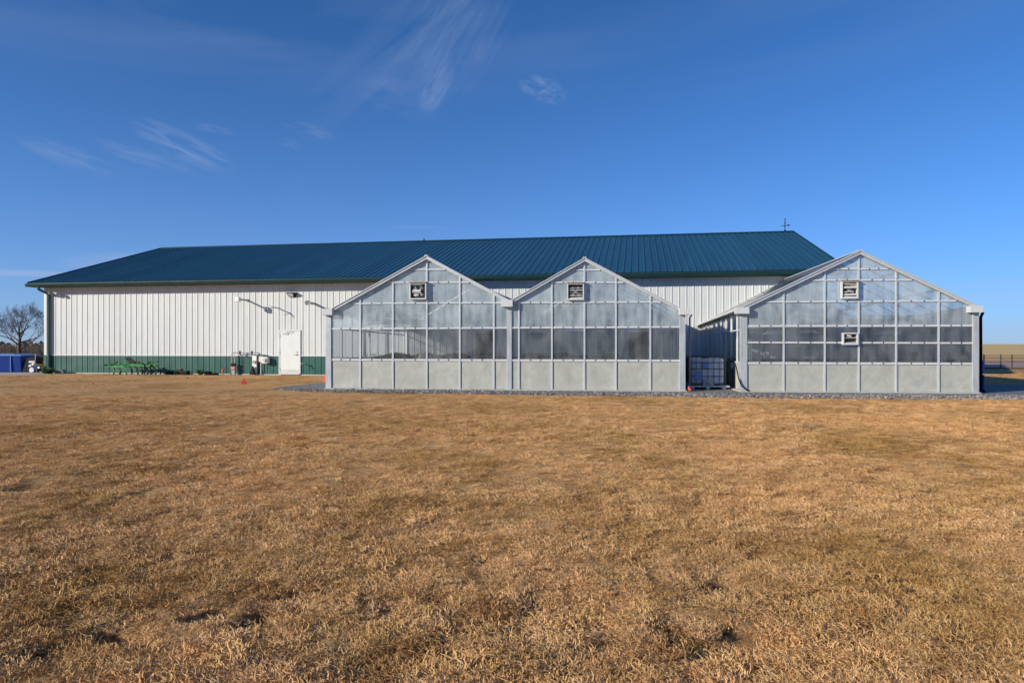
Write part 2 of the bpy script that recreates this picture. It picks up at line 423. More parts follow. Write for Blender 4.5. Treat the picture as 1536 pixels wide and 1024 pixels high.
# horizontal vent pipe with square white cap
t, p = wall_thing('vent_pipe', 'white square capped vent pipe sticking out of the white wall, leftmost of the wall pipes', 'vent pipe', 372, 450.5)
MB().tube([(0, .02, 0), (0, -.80, 0)], .04, 12).build('pipe', M['gray_plastic'], t)
MB().box(-.11, .11, -1.0, -.80, -.11, .11).build('cap', M['white_plastic'], t, bevel=.01)
MB().tube([(0, -.02, 0), (0, -.035, 0)], .08, 12).build('flange', M['gray_plastic'], t)
t, p = wall_thing('vent_pipe', 'thin bent grey pipe sticking out of the wall between the capped pipe and the floodlight', 'vent pipe', 417, 462)
MB().tube([(0, .02, 0), (-.01, -.5, .02), (-.03, -.62, 0)], .026, 8).build('pipe', M['gray_plastic'], t)
MB().tube([(-.12, -.62, .12), (.08, -.62, -.12)], .024, 8).tube([(-.12, -.62, .10), (-.2, -.6, .04), (-.26, -.5, -.08)], .010, 6).build('tee', M['white_plastic'], t)
t, p = wall_thing('vent_pipe', 'round open ended white flue pipe on the wall right of the floodlight', 'vent pipe', 472, 455.5)
mb = MB(); ns = 20
for y, r_ in ((.02, .06), (-.55, .06)): pass
mb.tube([(0, .02, 0), (0, -.62, 0)], .055, 16, cap=False)
mb.build('pipe', M['gray_plastic'], t)
mb = MB()
for a_, b_ in (((-.60, .105), (-.82, .105)), ((-.60, .088), (-.82, .088))):
    mb.tube([(0, a_[0], 0), (0, b_[0], 0)], a_[1], 20, cap=False)
mb.tube([(.02, -.62, 0), (.02, -.64, 0)], .09, 20)
mb.build('cap', M['white_plastic'], t)
# floodlight
t, p = wall_thing('wall_floodlight', 'black wedge floodlight with pale lens on the white wall above the door', 'floodlight', 441, 442.5)
MB().hexa([(-.22, -.06, -.10), (.13, -.06, -.10), (.13, .0, -.1), (-.22, .0, -.10), (-.26, -.30, .10), (.18, -.30, .10), (.18, 0, .12), (-.26, 0, .12)]).build('housing', M['black_steel'], t, bevel=.012)
MB().hexa([(-.17, -.105, -.085), (.03, -.105, -.085), (.03, -.095, -.085), (-.17, -.095, -.085), (-.20, -.285, .06), (.06, -.285, .06), (.06, -.265, .06), (-.20, -.265, .06)]).build('lens', M['lens'], t)
# light on arm near the left corner
t, p = wall_thing('corner_lamp', 'small dark lamp on a curved arm beside the left barn corner', 'lamp', 83, 442)
MB().tube([(0, .02, .02), (.1, -.22, .1), (.26, -.3, .09)], .018, 8).tube([(0, -.0, .0), (0, -.04, .0)], .06, 10).build('arm', M['dark_trim'], t)
MB().tube([(.22, -.3, .08), (.40, -.3, .01)], [.05, .085], 12).build('lamp_shade', M['gray_plastic'], t)
# utility pipe rail, gas riser, meters
zy = -.22
t = thing('utility_pipe_rail', 'dark horizontal utility pipe on thin legs along the green wainscot left of the meters', 'pipe', (*B.world(bx(348, zy), zy), 0), -YB)
x_end = bx(387, zy) - bx(348, zy); hz = bz(365, 529, zy)
MB().tube([(0, 0, 0), (0, 0, hz - .06), (.06, 0, hz), (x_end, 0, hz)], .024, 10).build('pipe', M['gray_plastic'], t)
MB().tube([(.14, 0, 0), (.14, 0, hz - .01)], .016, 8).build('leg', M['steel'], t)
for px in (360, 378):
    x = bx(px, zy) - bx(348, zy); MB().tube([(x, 0, hz - .09), (x, 0, hz + .09)], .04, 10).build('valve', M['black_steel'], t)
MB().box(-.04, .19, -.05, .05, .42, .55).build('regulator', M['black'], t, bevel=.02)
MB().hexa([(-.03, -.06, .28), (.16, -.06, .24), (.16, .04, .24), (-.03, .04, .28), (-.03, -.06, .40), (.17, -.06, .38), (.17, .04, .38), (-.03, .04, .40)]).build('ribbon', M['pink'], t)
MB().box(.02, .16, -.04, .04, 0, .22).build('pedestal', M['gray_plastic'], t)
t = thing('utility_cabinet', 'tall narrow white utility cabinet on the wainscot beside the meters', 'cabinet', (*B.world(bx(383.5, -.02), -.02), 0), -YB)
MB().box(-.11, .11, -.12, 0, .03, .93).build('cabinet_body', M['white_plastic'], t, bevel=.008)
MB().tube([(-.0, -.125, .62), (0, -.17, .62)], .075, 14).build('dial', M['gray_plastic'], t)
MB().hexa([(-.15, -.3, .02), (.08, -.3, .02), (.08, -.14, .02), (-.15, -.14, .02), (-.06, -.25, .42), (.0, -.25, .42), (.0, -.18, .42), (-.06, -.18, .42)]).build('riser_boot', M['black'], t, bevel=.01)
t = thing('electric_meter', 'small cream meter box on a conduit between the white cabinet and the bigger box', 'meter', (*B.world(bx(393, -.03), -.03), 0), -YB)
MB().box(-.1, .1, -.14, 0, .62, .88).build('meter_box', M['pot'], t, bevel=.02)
MB().tube([(-.01, -.08, 0), (-.01, -.08, .62)], .022, 8).build('conduit', M['white_plastic'], t)
MB().tube([(-.17, -.09, 0), (-.17, -.09, .93), (-.02, -.09, .95), (.4, -.09, .93)], .018, 8).build('conduit', M['black_steel'], t)
t = thing('electric_meter', 'larger rounded grey white meter box on the wainscot nearest the door', 'meter', (*B.world(bx(400.5, -.03), -.03), 0), -YB)
MB().box(-.15, .15, -.26, 0, .55, .86).build('meter_box', M['white_plastic'], t, bevel=.035)
MB().tube([(.0, -.26, .72), (0, -.33, .72)], .09, 16).build('dial', M['meter_gray'], t)
t = thing('wall_faucet', 'white hose faucet sticking out of the wainscot right of the door', 'faucet', (*B.world(bx(457), 0), bz(457, 545)), -YB)
MB().tube([(0, .02, 0), (-.02, -.35, .01)], .02, 8).tube([(-.02, -.35, .01), (-.02, -.40, -.07)], .022, 8).build('spout', M['white_plastic'], t)
MB().lathe([(.05, .05), (.05, .065)], (-.02, -.30, 0), 10).build('handle', M['red'], t)

# ------------------------------------------------------------------ greenhouses
def lerp(a, b, t): return a + (b - a) * t
def greenhouse(nm, label, posts, mull, gables, rails, base, end_walls, fans, ridge_drop=.05):
    """posts: (px0,px1,pytop) structural corner posts; gables: (left foot, apex, right foot) in photo points on the front plane"""
    root = thing(nm, label, 'greenhouse', (*G.o, 0), -YG)
    P = lambda px, py, y=0: G.pt(px, py, y)
    gab = [[(P(*q)[0], P(*q)[2]) for q in g] for g in gables]
    def roofz(x):
        for (a, b_, c) in gab:
            if a[0] <= x <= b_[0]: return lerp(a[1], b_[1], (x - a[0]) / (b_[0] - a[0]))
            if b_[0] <= x <= c[0]: return lerp(b_[1], c[1], (x - b_[0]) / (c[0] - b_[0]))
        return min(gab[0][0][1], gab[-1][2][1])
    def bline(px): return lerp(base[0][1], base[1][1], (px - base[0][0]) / (base[1][0] - base[0][0]))
    def yback(x):                       # where the barn wall stands behind this x
        w0 = G.world(x, 0); q0 = B.inv(*w0); w1 = G.world(x, 10); q1 = B.inv(*w1)
        return 10 * (0 - q0[1]) / (q1[1] - q0[1]) - .09
    XL, XR = gab[0][0][0], gab[-1][2][0]
    pxL, pxR = base[0][0], base[1][0]
    MB().poly([(G.lx(posts[0][1]) + .02, .12, .037), (G.lx(posts[-1][0]) - .02, .12, .037), (G.lx(posts[-1][0]) - .02, yback(G.lx(posts[-1][0])) - .02, .037), (G.lx(posts[0][1]) + .02, yback(G.lx(posts[0][1])) - .02, .037)]).build('bounce_floor', mat('pale_bounce_floor', (.55, .53, .48), .8, var=.12, vscale=2), root)  # pale floor added to bounce light up into the interior
    # concrete curb
    xa, xb = G.lx(posts[0][0]), G.lx(posts[-1][1])
    MB().hexa([(xa - .03, -.10, -.05), (xb + .03, -.10, -.05), (xb + .03, yback(xb), -.05), (xa - .03, yback(xa), -.05),
               (xa - .03, -.10, .035), (xb + .03, -.10, .035), (xb + .03, yback(xb), .035), (xa - .03, yback(xa), .035)]).build('curb', M['concrete'], root)
    Z0 = .05
    # posts
    for px0, px1, pyt in posts:
        a, b_ = G.lx(px0), G.lx(px1); zt = P((px0 + px1) / 2, pyt)[2]
        MB().box(a, b_, -.045, .10, .036, zt).build('post', M['alu_dull'], root, bevel=.006)
    # all vertical lines
    mx = [G.lx(m) for m in mull]
    edges = sorted([(G.lx(p[0]), G.lx(p[1])) for p in posts] + [(x - .026, x + .026) for x in mx])
    for x in mx:
        zt = min(roofz(x - .03), roofz(x + .03)) - .02
        MB().box(x - .026, x + .026, -.035, .03, .036, zt).build('mullion', M['alu'], root, bevel=.004)
    RT = .10                             # rake trim height
    def under(x): return roofz(x) - RT * .9
    # rails, clipped under the roof slope
    rail_z = []
    for (pa, ya), (pb, yb), th in rails:
        za, zb = P(pa, ya)[2], P(pb, yb)[2]; xa_, xb_ = G.lx(pa), G.lx(pb)
        rail_z.append((lambda x, xa_=xa_, xb_=xb_, za=za, zb=zb: lerp(za, zb, (x - xa_) / (xb_ - xa_)), th))
    bays = [(edges[i][1], edges[i + 1][0]) for i in range(len(edges) - 1) if edges[i + 1][0] - edges[i][1] > .05]
    for zf, th in rail_z:
        mbr = MB()
        for a, b_ in bays:
            xs = [x for x in np.linspace(a, b_, 60) if under(x) > zf(x) + th / 2]
            if len(xs) < 4: continue
            c, d = xs[0], xs[-1]
            mbr.hexa([(c, -.022, zf(c) - th / 2), (d, -.022, zf(d) - th / 2), (d, .02, zf(d) - th / 2), (c, .02, zf(c) - th / 2),
                      (c, -.022, zf(c) + th / 2), (d, -.022, zf(d) + th / 2), (d, .02, zf(d) + th / 2), (c, .02, zf(c) + th / 2)])
            mbr.hexa([(c, -.034, zf(c) - th / 2 + .0), (d, -.034, zf(d) - th / 2), (d, -.0225, zf(d) - th / 2), (c, -.0225, zf(c) - th / 2),
                      (c, -.034, zf(c) - th / 2 + .012), (d, -.034, zf(d) - th / 2 + .012), (d, -.0225, zf(d) - th / 2 + .012), (c, -.0225, zf(c) - th / 2 + .012)])
            for u in (.34, .66):
                if d - c > .7:
                    xx = lerp(c, d, u); zz = zf(xx) + .005; mbr.box(xx - .012, xx + .012, -.036, -.0225, zz - .022, zz + .022, 1)
        mbr.build('rail', [M['alu_white'], M['bolt']], root)
    # panes and kick panels
    for a, b_ in bays:
        zk, th = rail_z[-1]
        MB().hexa([(a, -.004, .04), (b_, -.004, .04), (b_, .006, .04), (a, .006, .04), (a, -.004, zk(a) - th / 2), (b_, -.004, zk(b_) - th / 2), (b_, .006, zk(b_) - th / 2), (a, .006, zk(a) - th / 2)]).build('kick_panel', M['kick'], root)
        levels = [f for f, _ in rail_z][::-1]
        for i, f in enumerate(levels):
            g = levels[i + 1] if i + 1 < len(levels) else (lambda x: 99)
            xs = np.linspace(a, b_, 25)
            lo = [f(x) + .01 for x in xs]; hi = [min(g(x) - .01, roofz(x) - .03) for x in xs]
            pts = [(x, l, h) for x, l, h in zip(xs, lo, hi) if h > l + .01]
            if len(pts) < 3: continue
            mbp = MB(); 
            if len(levels) == 6: mt = M['glass_clear'] if i < 2 else (M['glass_milky'] if i == 2 else M['glass_top'])
            else: mt = M['glass_clear'] if i == 0 else (M['glass_milky'] if i == 1 else M['glass_top'])
            mbp.poly([(x, .004, l) for x, l, h in pts] + [(x, .004, h) for x, l, h in pts[::-1]])
            mbp.build('pane', mt, root)
    # rake trims, ridge caps, roof
    for gi, (a, b_, c) in enumerate(gab):
        mbk = MB()
        for (p, q) in ((a, b_), (c, b_)):
            mbk.hexa([(p[0], -.13, p[1] - RT), (q[0], -.13, q[1] - RT), (q[0], .04, q[1] - RT), (p[0], .04, p[1] - RT),
                      (p[0], -.13, p[1] - .02), (q[0], -.13, q[1] - .02), (q[0], .04, q[1] - .02), (p[0], .04, p[1] - .02)])
            mbk.hexa([(p[0], -.16, p[1] - .018), (q[0], -.16, q[1] - .018), (q[0], .10, q[1] - .018), (p[0], .10, p[1] - .018),
                      (p[0], -.16, p[1] + .012), (q[0], -.16, q[1] + .012), (q[0], .10, q[1] + .012), (p[0], .10, p[1] + .012)])
        mbk.build('rake_trim', M['alu'], root)
        def rz(p): return p[1] - .01
        def dr(p): return .30 if (p is a and gi == 0 or p is c and gi == len(gab) - 1) else .12
        for (p, q) in ((a, b_), (c, b_)):
            yp, yq = yback(p[0]), yback(q[0])
            pb, qb = p[1] - dr(p), q[1] - .12
            mbo = MB(); mbo.poly([(p[0], .1, p[1] - .02), (q[0], .1, q[1] - .02), (q[0], yq, qb - .02), (p[0], yp, pb - .02)])
            ro = mbo.build('roof', M['glass_roof'], root)
            mbx = MB(); nb = 7
            for k in range(1, nb + 1):
                t_ = k / nb
                A = (p[0], lerp(.1, yp, t_) - .04, lerp(p[1], pb, t_) - .05); Q = (q[0], lerp(.1, yq, t_) - .04, lerp(q[1], qb, t_) - .05)
                mbx.beam(A, Q, .045, .05)
            mbx.build('rafter', M['alu_white'], ro)
            mbx = MB()
            for s_ in (.33, .66):
                A = (lerp(p[0], q[0], s_), .12, lerp(p[1], q[1], s_) - .085); Q = (lerp(p[0], q[0], s_), lerp(yp, yq, s_), lerp(pb, qb, s_) - .085)
                mbx.beam(A, Q, .05, .05)
            mbx.build('purlin', M['alu_white'], ro)
        yq = yback(b_[0])
        MB().beam((b_[0], -.17, b_[1] + .012), (b_[0], yq, b_[1] - .11), .12, .03).build('ridge_cap', M['alu'], root)
        # trusses
        for tnum, t_ in enumerate((.28, .58, .86)):
            yy = lerp(.1, yq, t_); ch = min(a[1], c[1]) - .12 - .2 * t_
            xa1, xc1 = a[0] + .06, c[0] - .06
            mbt = MB(); mbt.beam((xa1, yy, ch), (xc1, yy, ch), .04, .06)
            nw = 6
            for k in range(nw):
                x0, x1 = lerp(xa1, xc1, k / nw), lerp(xa1, xc1, (k + 1) / nw); xm = (x0 + x1) / 2
                zt = roofz(xm) - .2 - .12 * t_
                mbt.beam((x0, yy, ch), (xm, yy, zt), .025, .025); mbt.beam((xm, yy, zt), (x1, yy, ch), .025, .025)
            mbt.build('truss', M['alu_white'], root)
    for gi, (a, b_, c) in enumerate(gab):   # flat energy curtain drawn at gutter height
        xa1, xc1 = a[0] + .15, c[0] - .15; zc = min(gab[0][0][1], gab[-1][2][1]) - .24
        for k, (y0, y1) in enumerate(((1.9, 3.1), (4.2, 5.4), (6.6, 8.2)) if nm == 'twin_greenhouse' else ((1.6, 4.0), (4.6, 7.6))):
            mbe = MB(); nx_, ny_ = 30, 8
            for i in range(nx_ + 1):
                for j in range(ny_ + 1):
                    u, v = i / nx_, j / ny_
                    mbe.v.append((lerp(xa1, xc1, u), lerp(y0, y1, v), zc + .035 * math.sin(i * 1.1 + j) + .03 * math.sin(j * 2.1 + k) - .05 * math.sin(math.pi * u)))
            for i in range(nx_):
                for j in range(ny_):
                    q = i * (ny_ + 1) + j; mbe.f.append((q, q + ny_ + 1, q + ny_ + 2, q + 1)); mbe.m.append(0)
            mbe.build('energy_curtain', M['sheet'], root, smooth=True)
    # wires and a folded shade cloth inside
    mbw = MB()
    for k in range(7):
        yy = .6 + k * 1.3
        zz = 1.98 + .05 * (k % 2)
        mbw.beam((XL + .15, yy, zz), (XR - .15, yy, zz), .02, .02)
    mbw.build('support_wire', M['alu_white'], root)
    if nm == 'greenhouse':
        mbq = MB(); cs = [(gab[0][0][0], gab[0][0][1] - .315), (gab[0][1][0], gab[0][1][1] - .13), (gab[0][2][0], gab[0][2][1] - .315)]
        yq = [yback(c_[0]) for c_ in cs]
        mbq.poly([(cs[0][0], yq[0], .036), (cs[2][0], yq[2], .036), (cs[2][0], yq[2], cs[2][1]), (cs[1][0], yq[1], cs[1][1]), (cs[0][0], yq[0], cs[0][1])])
        mbq.build('rear_wall', mat('rear_wall_panel', (.74, .76, .75), .6, var=.2, vscale=.8, stretch=(3, 3, .6)), root)
        for u in (.2, .4, .6, .8):
            x_ = lerp(cs[0][0], cs[2][0], u); MB().box(x_ - .03, x_ + .03, yback(x_) - .08, yback(x_) - .01, .036, 2.2).build('post', M['alu_dull'], root)
    # inner posts
    for x in [XL + .1, XR - .1] + ([gab[0][2][0]] if len(gab) > 1 else []):
        for yy in (3.0, 6.0):
            MB().box(x - .04, x + .04, yy - .04, yy + .04, .036, min(gab[0][0][1], gab[-1][2][1]) - .35).build('post', M['alu_dull'], root)
    # gutters with their square front ends, running back to the barn
    def gutter(px0, px1, py0, py1, ydrop, nm='gutter'):
        a, b_ = G.lx(px0, -.2), G.lx(px1, -.2); zt = P((px0 + px1) / 2, py0, -.2)[2]; zb = P((px0 + px1) / 2, py1, -.2)[2]
        yb = yback((a + b_) / 2)
        mg = MB(); mg.box(a, b_, -.22, .06, zb, zt)
        zq = zb + (zt - zb) * .68
        mg.hexa([(a + .04, .06, zq), (b_ - .04, .06, zq), (b_ - .04, yb, zq - ydrop), (a + .04, yb, zq - ydrop),
                 (a + .04, .06, zt - .01), (b_ - .04, .06, zt - .01), (b_ - .04, yb, zt - .01 - ydrop), (a + .04, yb, zt - .01 - ydrop)])
        mg.beam((a + .03, .06, zq - .02), (a + .03, yb, zq - .02 - ydrop), .03, .03)
        return mg.build(nm, M['alu_white'], root, bevel=.005), a, b_, zb, yb
    for g in end_walls['gutters']: gutter(*g)
    # side walls
    for px, side in end_walls['sides']:
        x = G.lx(px); yb = yback(x); zt = P(px, 464)[2] + .02; nP = 9
        zk = rail_z[-1][0](x)
        mbp = MB(); mbp.poly([(x, .1, zk), (x, yb, zk), (x, yb, zt - .28), (x, .1, zt)])
        sw = mbp.build('side_glazing', M['glass_side'], root)
        MB().box(x - .006, x + .006, .1, yb, .04, zk - .02).build('side_kick_panel', M['kick'], root)
        mbs = MB()
        for k in range(1, nP + 1):
            yy = lerp(.1, yb, k / nP) - .03; z1 = zt - .28 * k / nP
            mbs.box(x - .03, x + .03, yy - .025, yy + .025, .036, z1)
        mbs.build('side_mullion', M['alu'], root)
        mbs = MB(); mbs.beam((x, .1, zk), (x, yb, zk), .05, .05)
        zmid = lerp(zk, zt, .62); mbs.beam((x, .1, zmid), (x, yb, zmid - .1), .045, .04)
        mbs.build('side_rail', M['alu_white'], root)
    # shuttered fans
    for (fx0, fx1, fy0, fy1, hood) in fans:
        a, b_ = G.lx(fx0, -.1), G.lx(fx1, -.1); z1, z0 = P(fx0, fy0, -.1)[2], P(fx0, fy1, -.1)[2]; w = .035
        fr = MB().box(a, a + w, -.14, -.02, z0, z1).box(b_ - w, b_, -.14, -.02, z0, z1).box(a + w, b_ - w, -.14, -.02, z0, z0 + w).box(a + w, b_ - w, -.14, -.02, z1 - w, z1)
        fan = fr.build('vent_fan', M['frame_paint'], root)
        MB().box(a + w, b_ - w, -.03, -.022, z0 + w, z1 - w).build('backing', M['fan_dark'], fan)
        if hood: MB().hexa([(a - .01, -.19, z1 + .005), (b_ + .01, -.19, z1 + .005), (b_ + .01, -.02, z1 + .005), (a - .01, -.02, z1 + .005), (a - .01, -.19, z1 + .025), (b_ + .01, -.19, z1 + .025), (b_ + .01, -.02, z1 + .045), (a - .01, -.02, z1 + .045)]).build('hood', M['wood'], fan)
        nl = 6 if hood else 4
        ml = MB()
        for k in range(nl):
            zc = lerp(z0 + w, z1 - w, (k + .5) / nl); tilt = random.uniform(-.02, .05); hh = (z1 - z0 - 2 * w) / nl * random.choice([.04, .08, .16])
            dz = random.uniform(-.012, .012)
            if random.random() < .35:
                u0 = random.uniform(0, .45); u1 = random.uniform(u0 + .25, 1); A_, B_ = a, b_
                a, b_ = lerp(A_, B_, u0 * .9), lerp(A_, B_, .1 + u1 * .9)
            else: A_, B_ = a, b_
            ml.hexa([(a + w + .01, -.115, zc - hh - tilt + dz), (b_ - w - .01, -.115, zc - hh - tilt - dz), (b_ - w - .01, -.108, zc - hh - tilt - dz), (a + w + .01, -.108, zc - hh - tilt + dz),
                     (a + w + .01, -.085, zc + hh + dz), (b_ - w - .01, -.085, zc + hh - dz), (b_ - w - .01, -.078, zc + hh - dz), (a + w + .01, -.078, zc + hh + dz)])
            a, b_ = A_, B_
        ml.build('louvre', M['meter_gray'], fan)
        if hood:
            bl = MB(); cx, cz, rr = (a + b_) / 2, (z0 + z1) / 2, (b_ - a) * .36
            for k in range(4):
                t0 = k * math.pi / 2 + .5
                p1 = (cx + rr * math.cos(t0), -.05, cz + rr * math.sin(t0)); p2 = (cx + rr * math.cos(t0 + .65), -.06, cz + rr * math.sin(t0 + .65))
                bl.poly([(cx, -.055, cz), p1, p2])
            bl.tube([(cx, -.075, cz), (cx, -.04, cz)], .05, 10)
            bl.build('fan_blades', M['steel'], fan)
    return root, yback

gh1, yb1 = greenhouse('twin_greenhouse', 'double gabled glass greenhouse joined at a valley gutter, attached to the barn front',
    [(489, 497.5, 470), (760.6, 767.8, 458), (1019, 1028, 470)],
    [540.8, 589.7, 640.6, 690, 741, 778.5, 828, 876.8, 924, 975.5],
    [((499, 463.2), (640.8, 384.5), (766, 451.5)), ((766, 451.5), (877, 387.5), (1022, 463.5))],
    [((618, 404), (1000, 405.3), .045), ((500, 423.5), (1025, 423.5), .045), ((500, 455.3), (1025, 452.7), .045), ((500, 493), (1025, 490.2), .05), ((500, 539.3), (1025, 540.8), .065)],
    [(490, 583), (1030, 586)],
    {'gutters': [(483.5, 498.5, 462.8, 472.5, .28), (752, 769, 449.5, 460, .1), (1019, 1035, 462, 472, .28)], 'sides': [(495, -1), (1023, 1)]},
    [(614.4, 639.6, 424.5, 449, True), (850.6, 875.8, 425, 450, True)])
gh3, yb3 = greenhouse('greenhouse', 'single gabled glass greenhouse standing apart at the right end of the barn',
    [(1110, 1120.5, 469), (1458, 1467.5, 468)],
    [1175.4, 1237, 1288, 1344, 1407.7],
    [((1110, 461.5), (1288, 377), (1462, 458.5))],
    [((1120, 403), (1460, 403.6), .045), ((1120, 420.4), (1460, 419.8), .045), ((1120, 453), (1460, 451), .045), ((1120, 489), (1460, 488.3), .055), ((1120, 513.4), (1460, 514.4), .05), ((1120, 544.3), (1460, 545.3), .065)],
    [(1110, 587), (1470, 588)],
    {'gutters': [(1104, 1124, 461, 470.5, .28), (1455, 1474.5, 458.6, 468.5, .28)], 'sides': [(1116, -1), (1463, 1)]},
    [(1261.8, 1287, 422, 448, True), (1263.8, 1287, 499, 517, False)])

# interior furniture
def bench(px0, px1, y0, y1, label, z=.86):
    a, b_ = G.lx(px0, y0), G.lx(px1, y0); w = G.world((a + b_) / 2, (y0 + y1) / 2); hx, hy = (b_ - a) / 2, (y1 - y0) / 2
    t = thing('growing_bench', label, 'bench', (*w, .036), -YG, 'growing benches inside the greenhouses')
    MB().box(-hx, hx, -hy, hy, z - .06, z).build('bench_top', M['tray'], t)
    for sx in (-1, 1):
        for sy in (-1, 1): MB().box(sx * (hx - .1) - .03, sx * (hx - .1) + .03, sy * (hy - .1) - .03, sy * (hy - .1) + .03, 0, z - .06).build('leg', M['alu_dull'], t)
    return t, hx, hy, z
def foliage(px0, px1, y0, y1, z, h, label, n=1500):
    a, b_ = G.lx(px0, y0), G.lx(px1, y0); w = G.world((a + b_) / 2, (y0 + y1) / 2); hx, hy = (b_ - a) / 2, (y1 - y0) / 2
    mbf = MB()
    for i in range(n):
        x, y = random.uniform(-hx, hx), random.uniform(-hy, hy); hh = h * random.uniform(.35, 1) * (.8 + .2 * math.sin(x * 5))
        dx, dy = random.uniform(-.08, .08), random.uniform(-.08, .08); s_ = random.uniform(.015, .04)
        mbf.poly([(x - s_, y, hh * .2), (x + s_, y + .02, hh * .2), (x + dx + s_ * .3, y + dy, hh)])
        mbf.poly([(x + dx - s_ * 2, y + dy, hh * .7), (x + dx, y + dy - s_, hh * .8), (x + dx + s_ * 2, y + dy, hh * .75), (x + dx, y + dy + s_, hh * .6)])
    o = mbf.build('bench_plants', M['leaf']); o.location = (*w, z + .037); o.rotation_euler = (0, 0, -YG)
    return tag(o, label, 'plants', kind='stuff')
for px0, px1, y0, y1, lab, h in ((545, 700, 5.6, 7.0, 'black topped bench with low green plants behind the left gable glass', .34),
                         (782, 880, 5.6, 7.0, 'black topped bench with green plants just right of the valley post', .34),
                         (890, 930, 5.6, 7.0, 'short bench of green plants in the middle of the second gable', .30)):
    bench(px0, px1, y0, y1, lab, z=.80)
    foliage(px0 + 2, px1 - 2, y0 + .05, y1 - .05, .80, h, 'low dense green plants standing on the ' + ('leftmost' if px0 < 600 else 'middle' if px0 < 850 else 'short right') + ' bench of the twin greenhouse', 2200 if px0 < 850 else 700)
bench(1135, 1290, 1.2, 3.0, 'long bench left of centre inside the separate right greenhouse', z=.93)
bench(1300, 1440, 1.2, 3.0, 'long bench right of centre inside the separate right greenhouse', z=.93)
w = G.world(G.lx(1279, 1.8), 1.8)
o = MB().lathe([(.11, 0), (.15, .22), (.16, .25), (.13, .24)], n=20).build('plant_pot', M['pot'], smooth=True); o.location = (*w, .967)
tag(o, 'round white pot on the bench below the small vent in the right greenhouse', 'pot')
w = G.world(G.lx(637, 4.6), 4.6)
o = MB().lathe([(.30, 0), (.36, .3), (.33, .75), (.22, 1.05), (.05, 1.15)], n=16).build('soil_sack', M['sack'], smooth=True); o.location = (*w, .036)
tag(o, 'beige bulging sack under the centre mullion of the left gable', 'sack')
def curtain(px0, px1, y, z0, z1, label, n=9):
    a, b_ = G.lx(px0, y), G.lx(px1, y); w = G.world(a, y)
    mbc = MB(); k = n * 4
    for i in range(k + 1):
        x = (b_ - a) * i / k; yy = .05 * math.sin(i * 1.57) + .02 * math.sin(i * .7)
        mbc.v += [(x, yy, z0), (x * .98, yy * .6, z1)]
    for i in range(k): mbc.f.append((2 * i, 2 * i + 2, 2 * i + 3, 2 * i + 1)); mbc.m.append(0)
    o = mbc.build('plastic_curtain', M['curtain']); o.location = (*w, 0); o.rotation_euler = (0, 0, -YG)
    tag(o, label, 'curtain', 'clear plastic curtains hanging in the greenhouses')
curtain(664, 690, 7.6, .05, 2.0, 'pale pleated plastic curtain right of centre in the left gable')
curtain(697, 712, 7.0, .05, 2.0, 'narrow pleated plastic curtain beside the brown door in the left gable', 5)
curtain(893, 912, 7.2, .05, 2.0, 'pleated plastic curtain right of centre in the second gable')
curtain(850, 858, 6.0, .05, 2.0, 'very narrow plastic curtain left of centre in the second gable', 3)
curtain(1206, 1226, 3.6, .05, 2.0, 'hanging plastic curtain behind the second bay of the right greenhouse')
curtain(1243, 1252, 3.6, .05, 2.0, 'hanging plastic strip behind the third bay of the right greenhouse', 4)
curtain(1120.5, 1128, .5, .95, 1.62, 'short bright curtain in the lower left corner of the right greenhouse', 4)
curtain(1392, 1402, 3.0, .95, 1.6, 'thin white strips standing in the fifth bay of the right greenhouse', 4)
for px, lab in ((1225, 'left'), (1380, 'right')):
    w = G.world(G.lx(px, 4.4), 4.4)
    t = thing('unit_heater', 'grey heater box hanging under the roof, %s of centre in the right greenhouse' % lab, 'heater', (*w, 1.75), -YG)
    MB().box(-.35, .35, -.25, .25, 0, .5).build('heater_body', M['meter_gray'], t, bevel=.02)
    for k in range(6): MB().box(-.3, .3, -.262, -.251, .05 + k * .07, .085 + k * .07).build('louvre', M['gray_plastic'], t)
    MB().tube([(0, 0, .5), (0, 0, 1.0)], .02, 6).build('hanger', M['steel'], t)

def grow_lamp(px, y, z, label):
    w = G.world(G.lx(px, y), y); t = thing('grow_lamp', label, 'grow lamp', (*w, z), -YG, 'grow lamps hanging in the greenhouses')
    MB().hexa([(-.34, -.13, 0), (.34, -.13, 0), (.34, .13, 0), (-.34, .13, 0), (-.22, -.06, .12), (.22, -.06, .12), (.22, .06, .12), (-.22, .06, .12)]).build('lamp_shade', M['white_plastic'], t)
    MB().box(-.2, .2, -.05, .05, .121, .19).build('ballast', M['meter_gray'], t)
    for sx in (-.25, .25): MB().tube([(sx, 0, .08), (sx, 0, .75)], .008, 5).build('hanger', M['steel'], t)
for i, (px, y) in enumerate(((585, 2.2), (655, 2.6), (712, 2.0))): grow_lamp(px, y, 1.92 + .04 * i, ['leftmost', 'middle', 'rightmost'][i] + ' of the three white grow lamps behind the left gable')
for i, (px, y) in enumerate(((805, 2.4), (862, 2.0), (948, 2.5), (1002, 2.2))): grow_lamp(px, y, 1.88 + .05 * (i % 2), ['first', 'second', 'third', 'fourth'][i] + ' from the left of the four white grow lamps behind the second gable')
for i, (px, y) in enumerate(((1160, 2.4), (1212, 3.0), (1330, 2.6), (1425, 2.2))): grow_lamp(px, y, 1.80 + .05 * (i % 2), ['first', 'second', 'third', 'fourth'][i] + ' from the left of the four white grow lamps in the right greenhouse')
def bucket(px, y, zb, label, nm='plant_pot', m='pot', s_=1.0):
    w = G.world(G.lx(px, y), y); o = MB().lathe([(.09 * s_, 0), (.13 * s_, .2 * s_), (.14 * s_, .24 * s_), (.11 * s_, .23 * s_)], n=16).build(nm, M[m], smooth=True); o.location = (*w, zb); tag(o, label, 'pot')
bucket(1150, 1.9, .967, 'low white pot on the bench in the first bay of the right greenhouse')
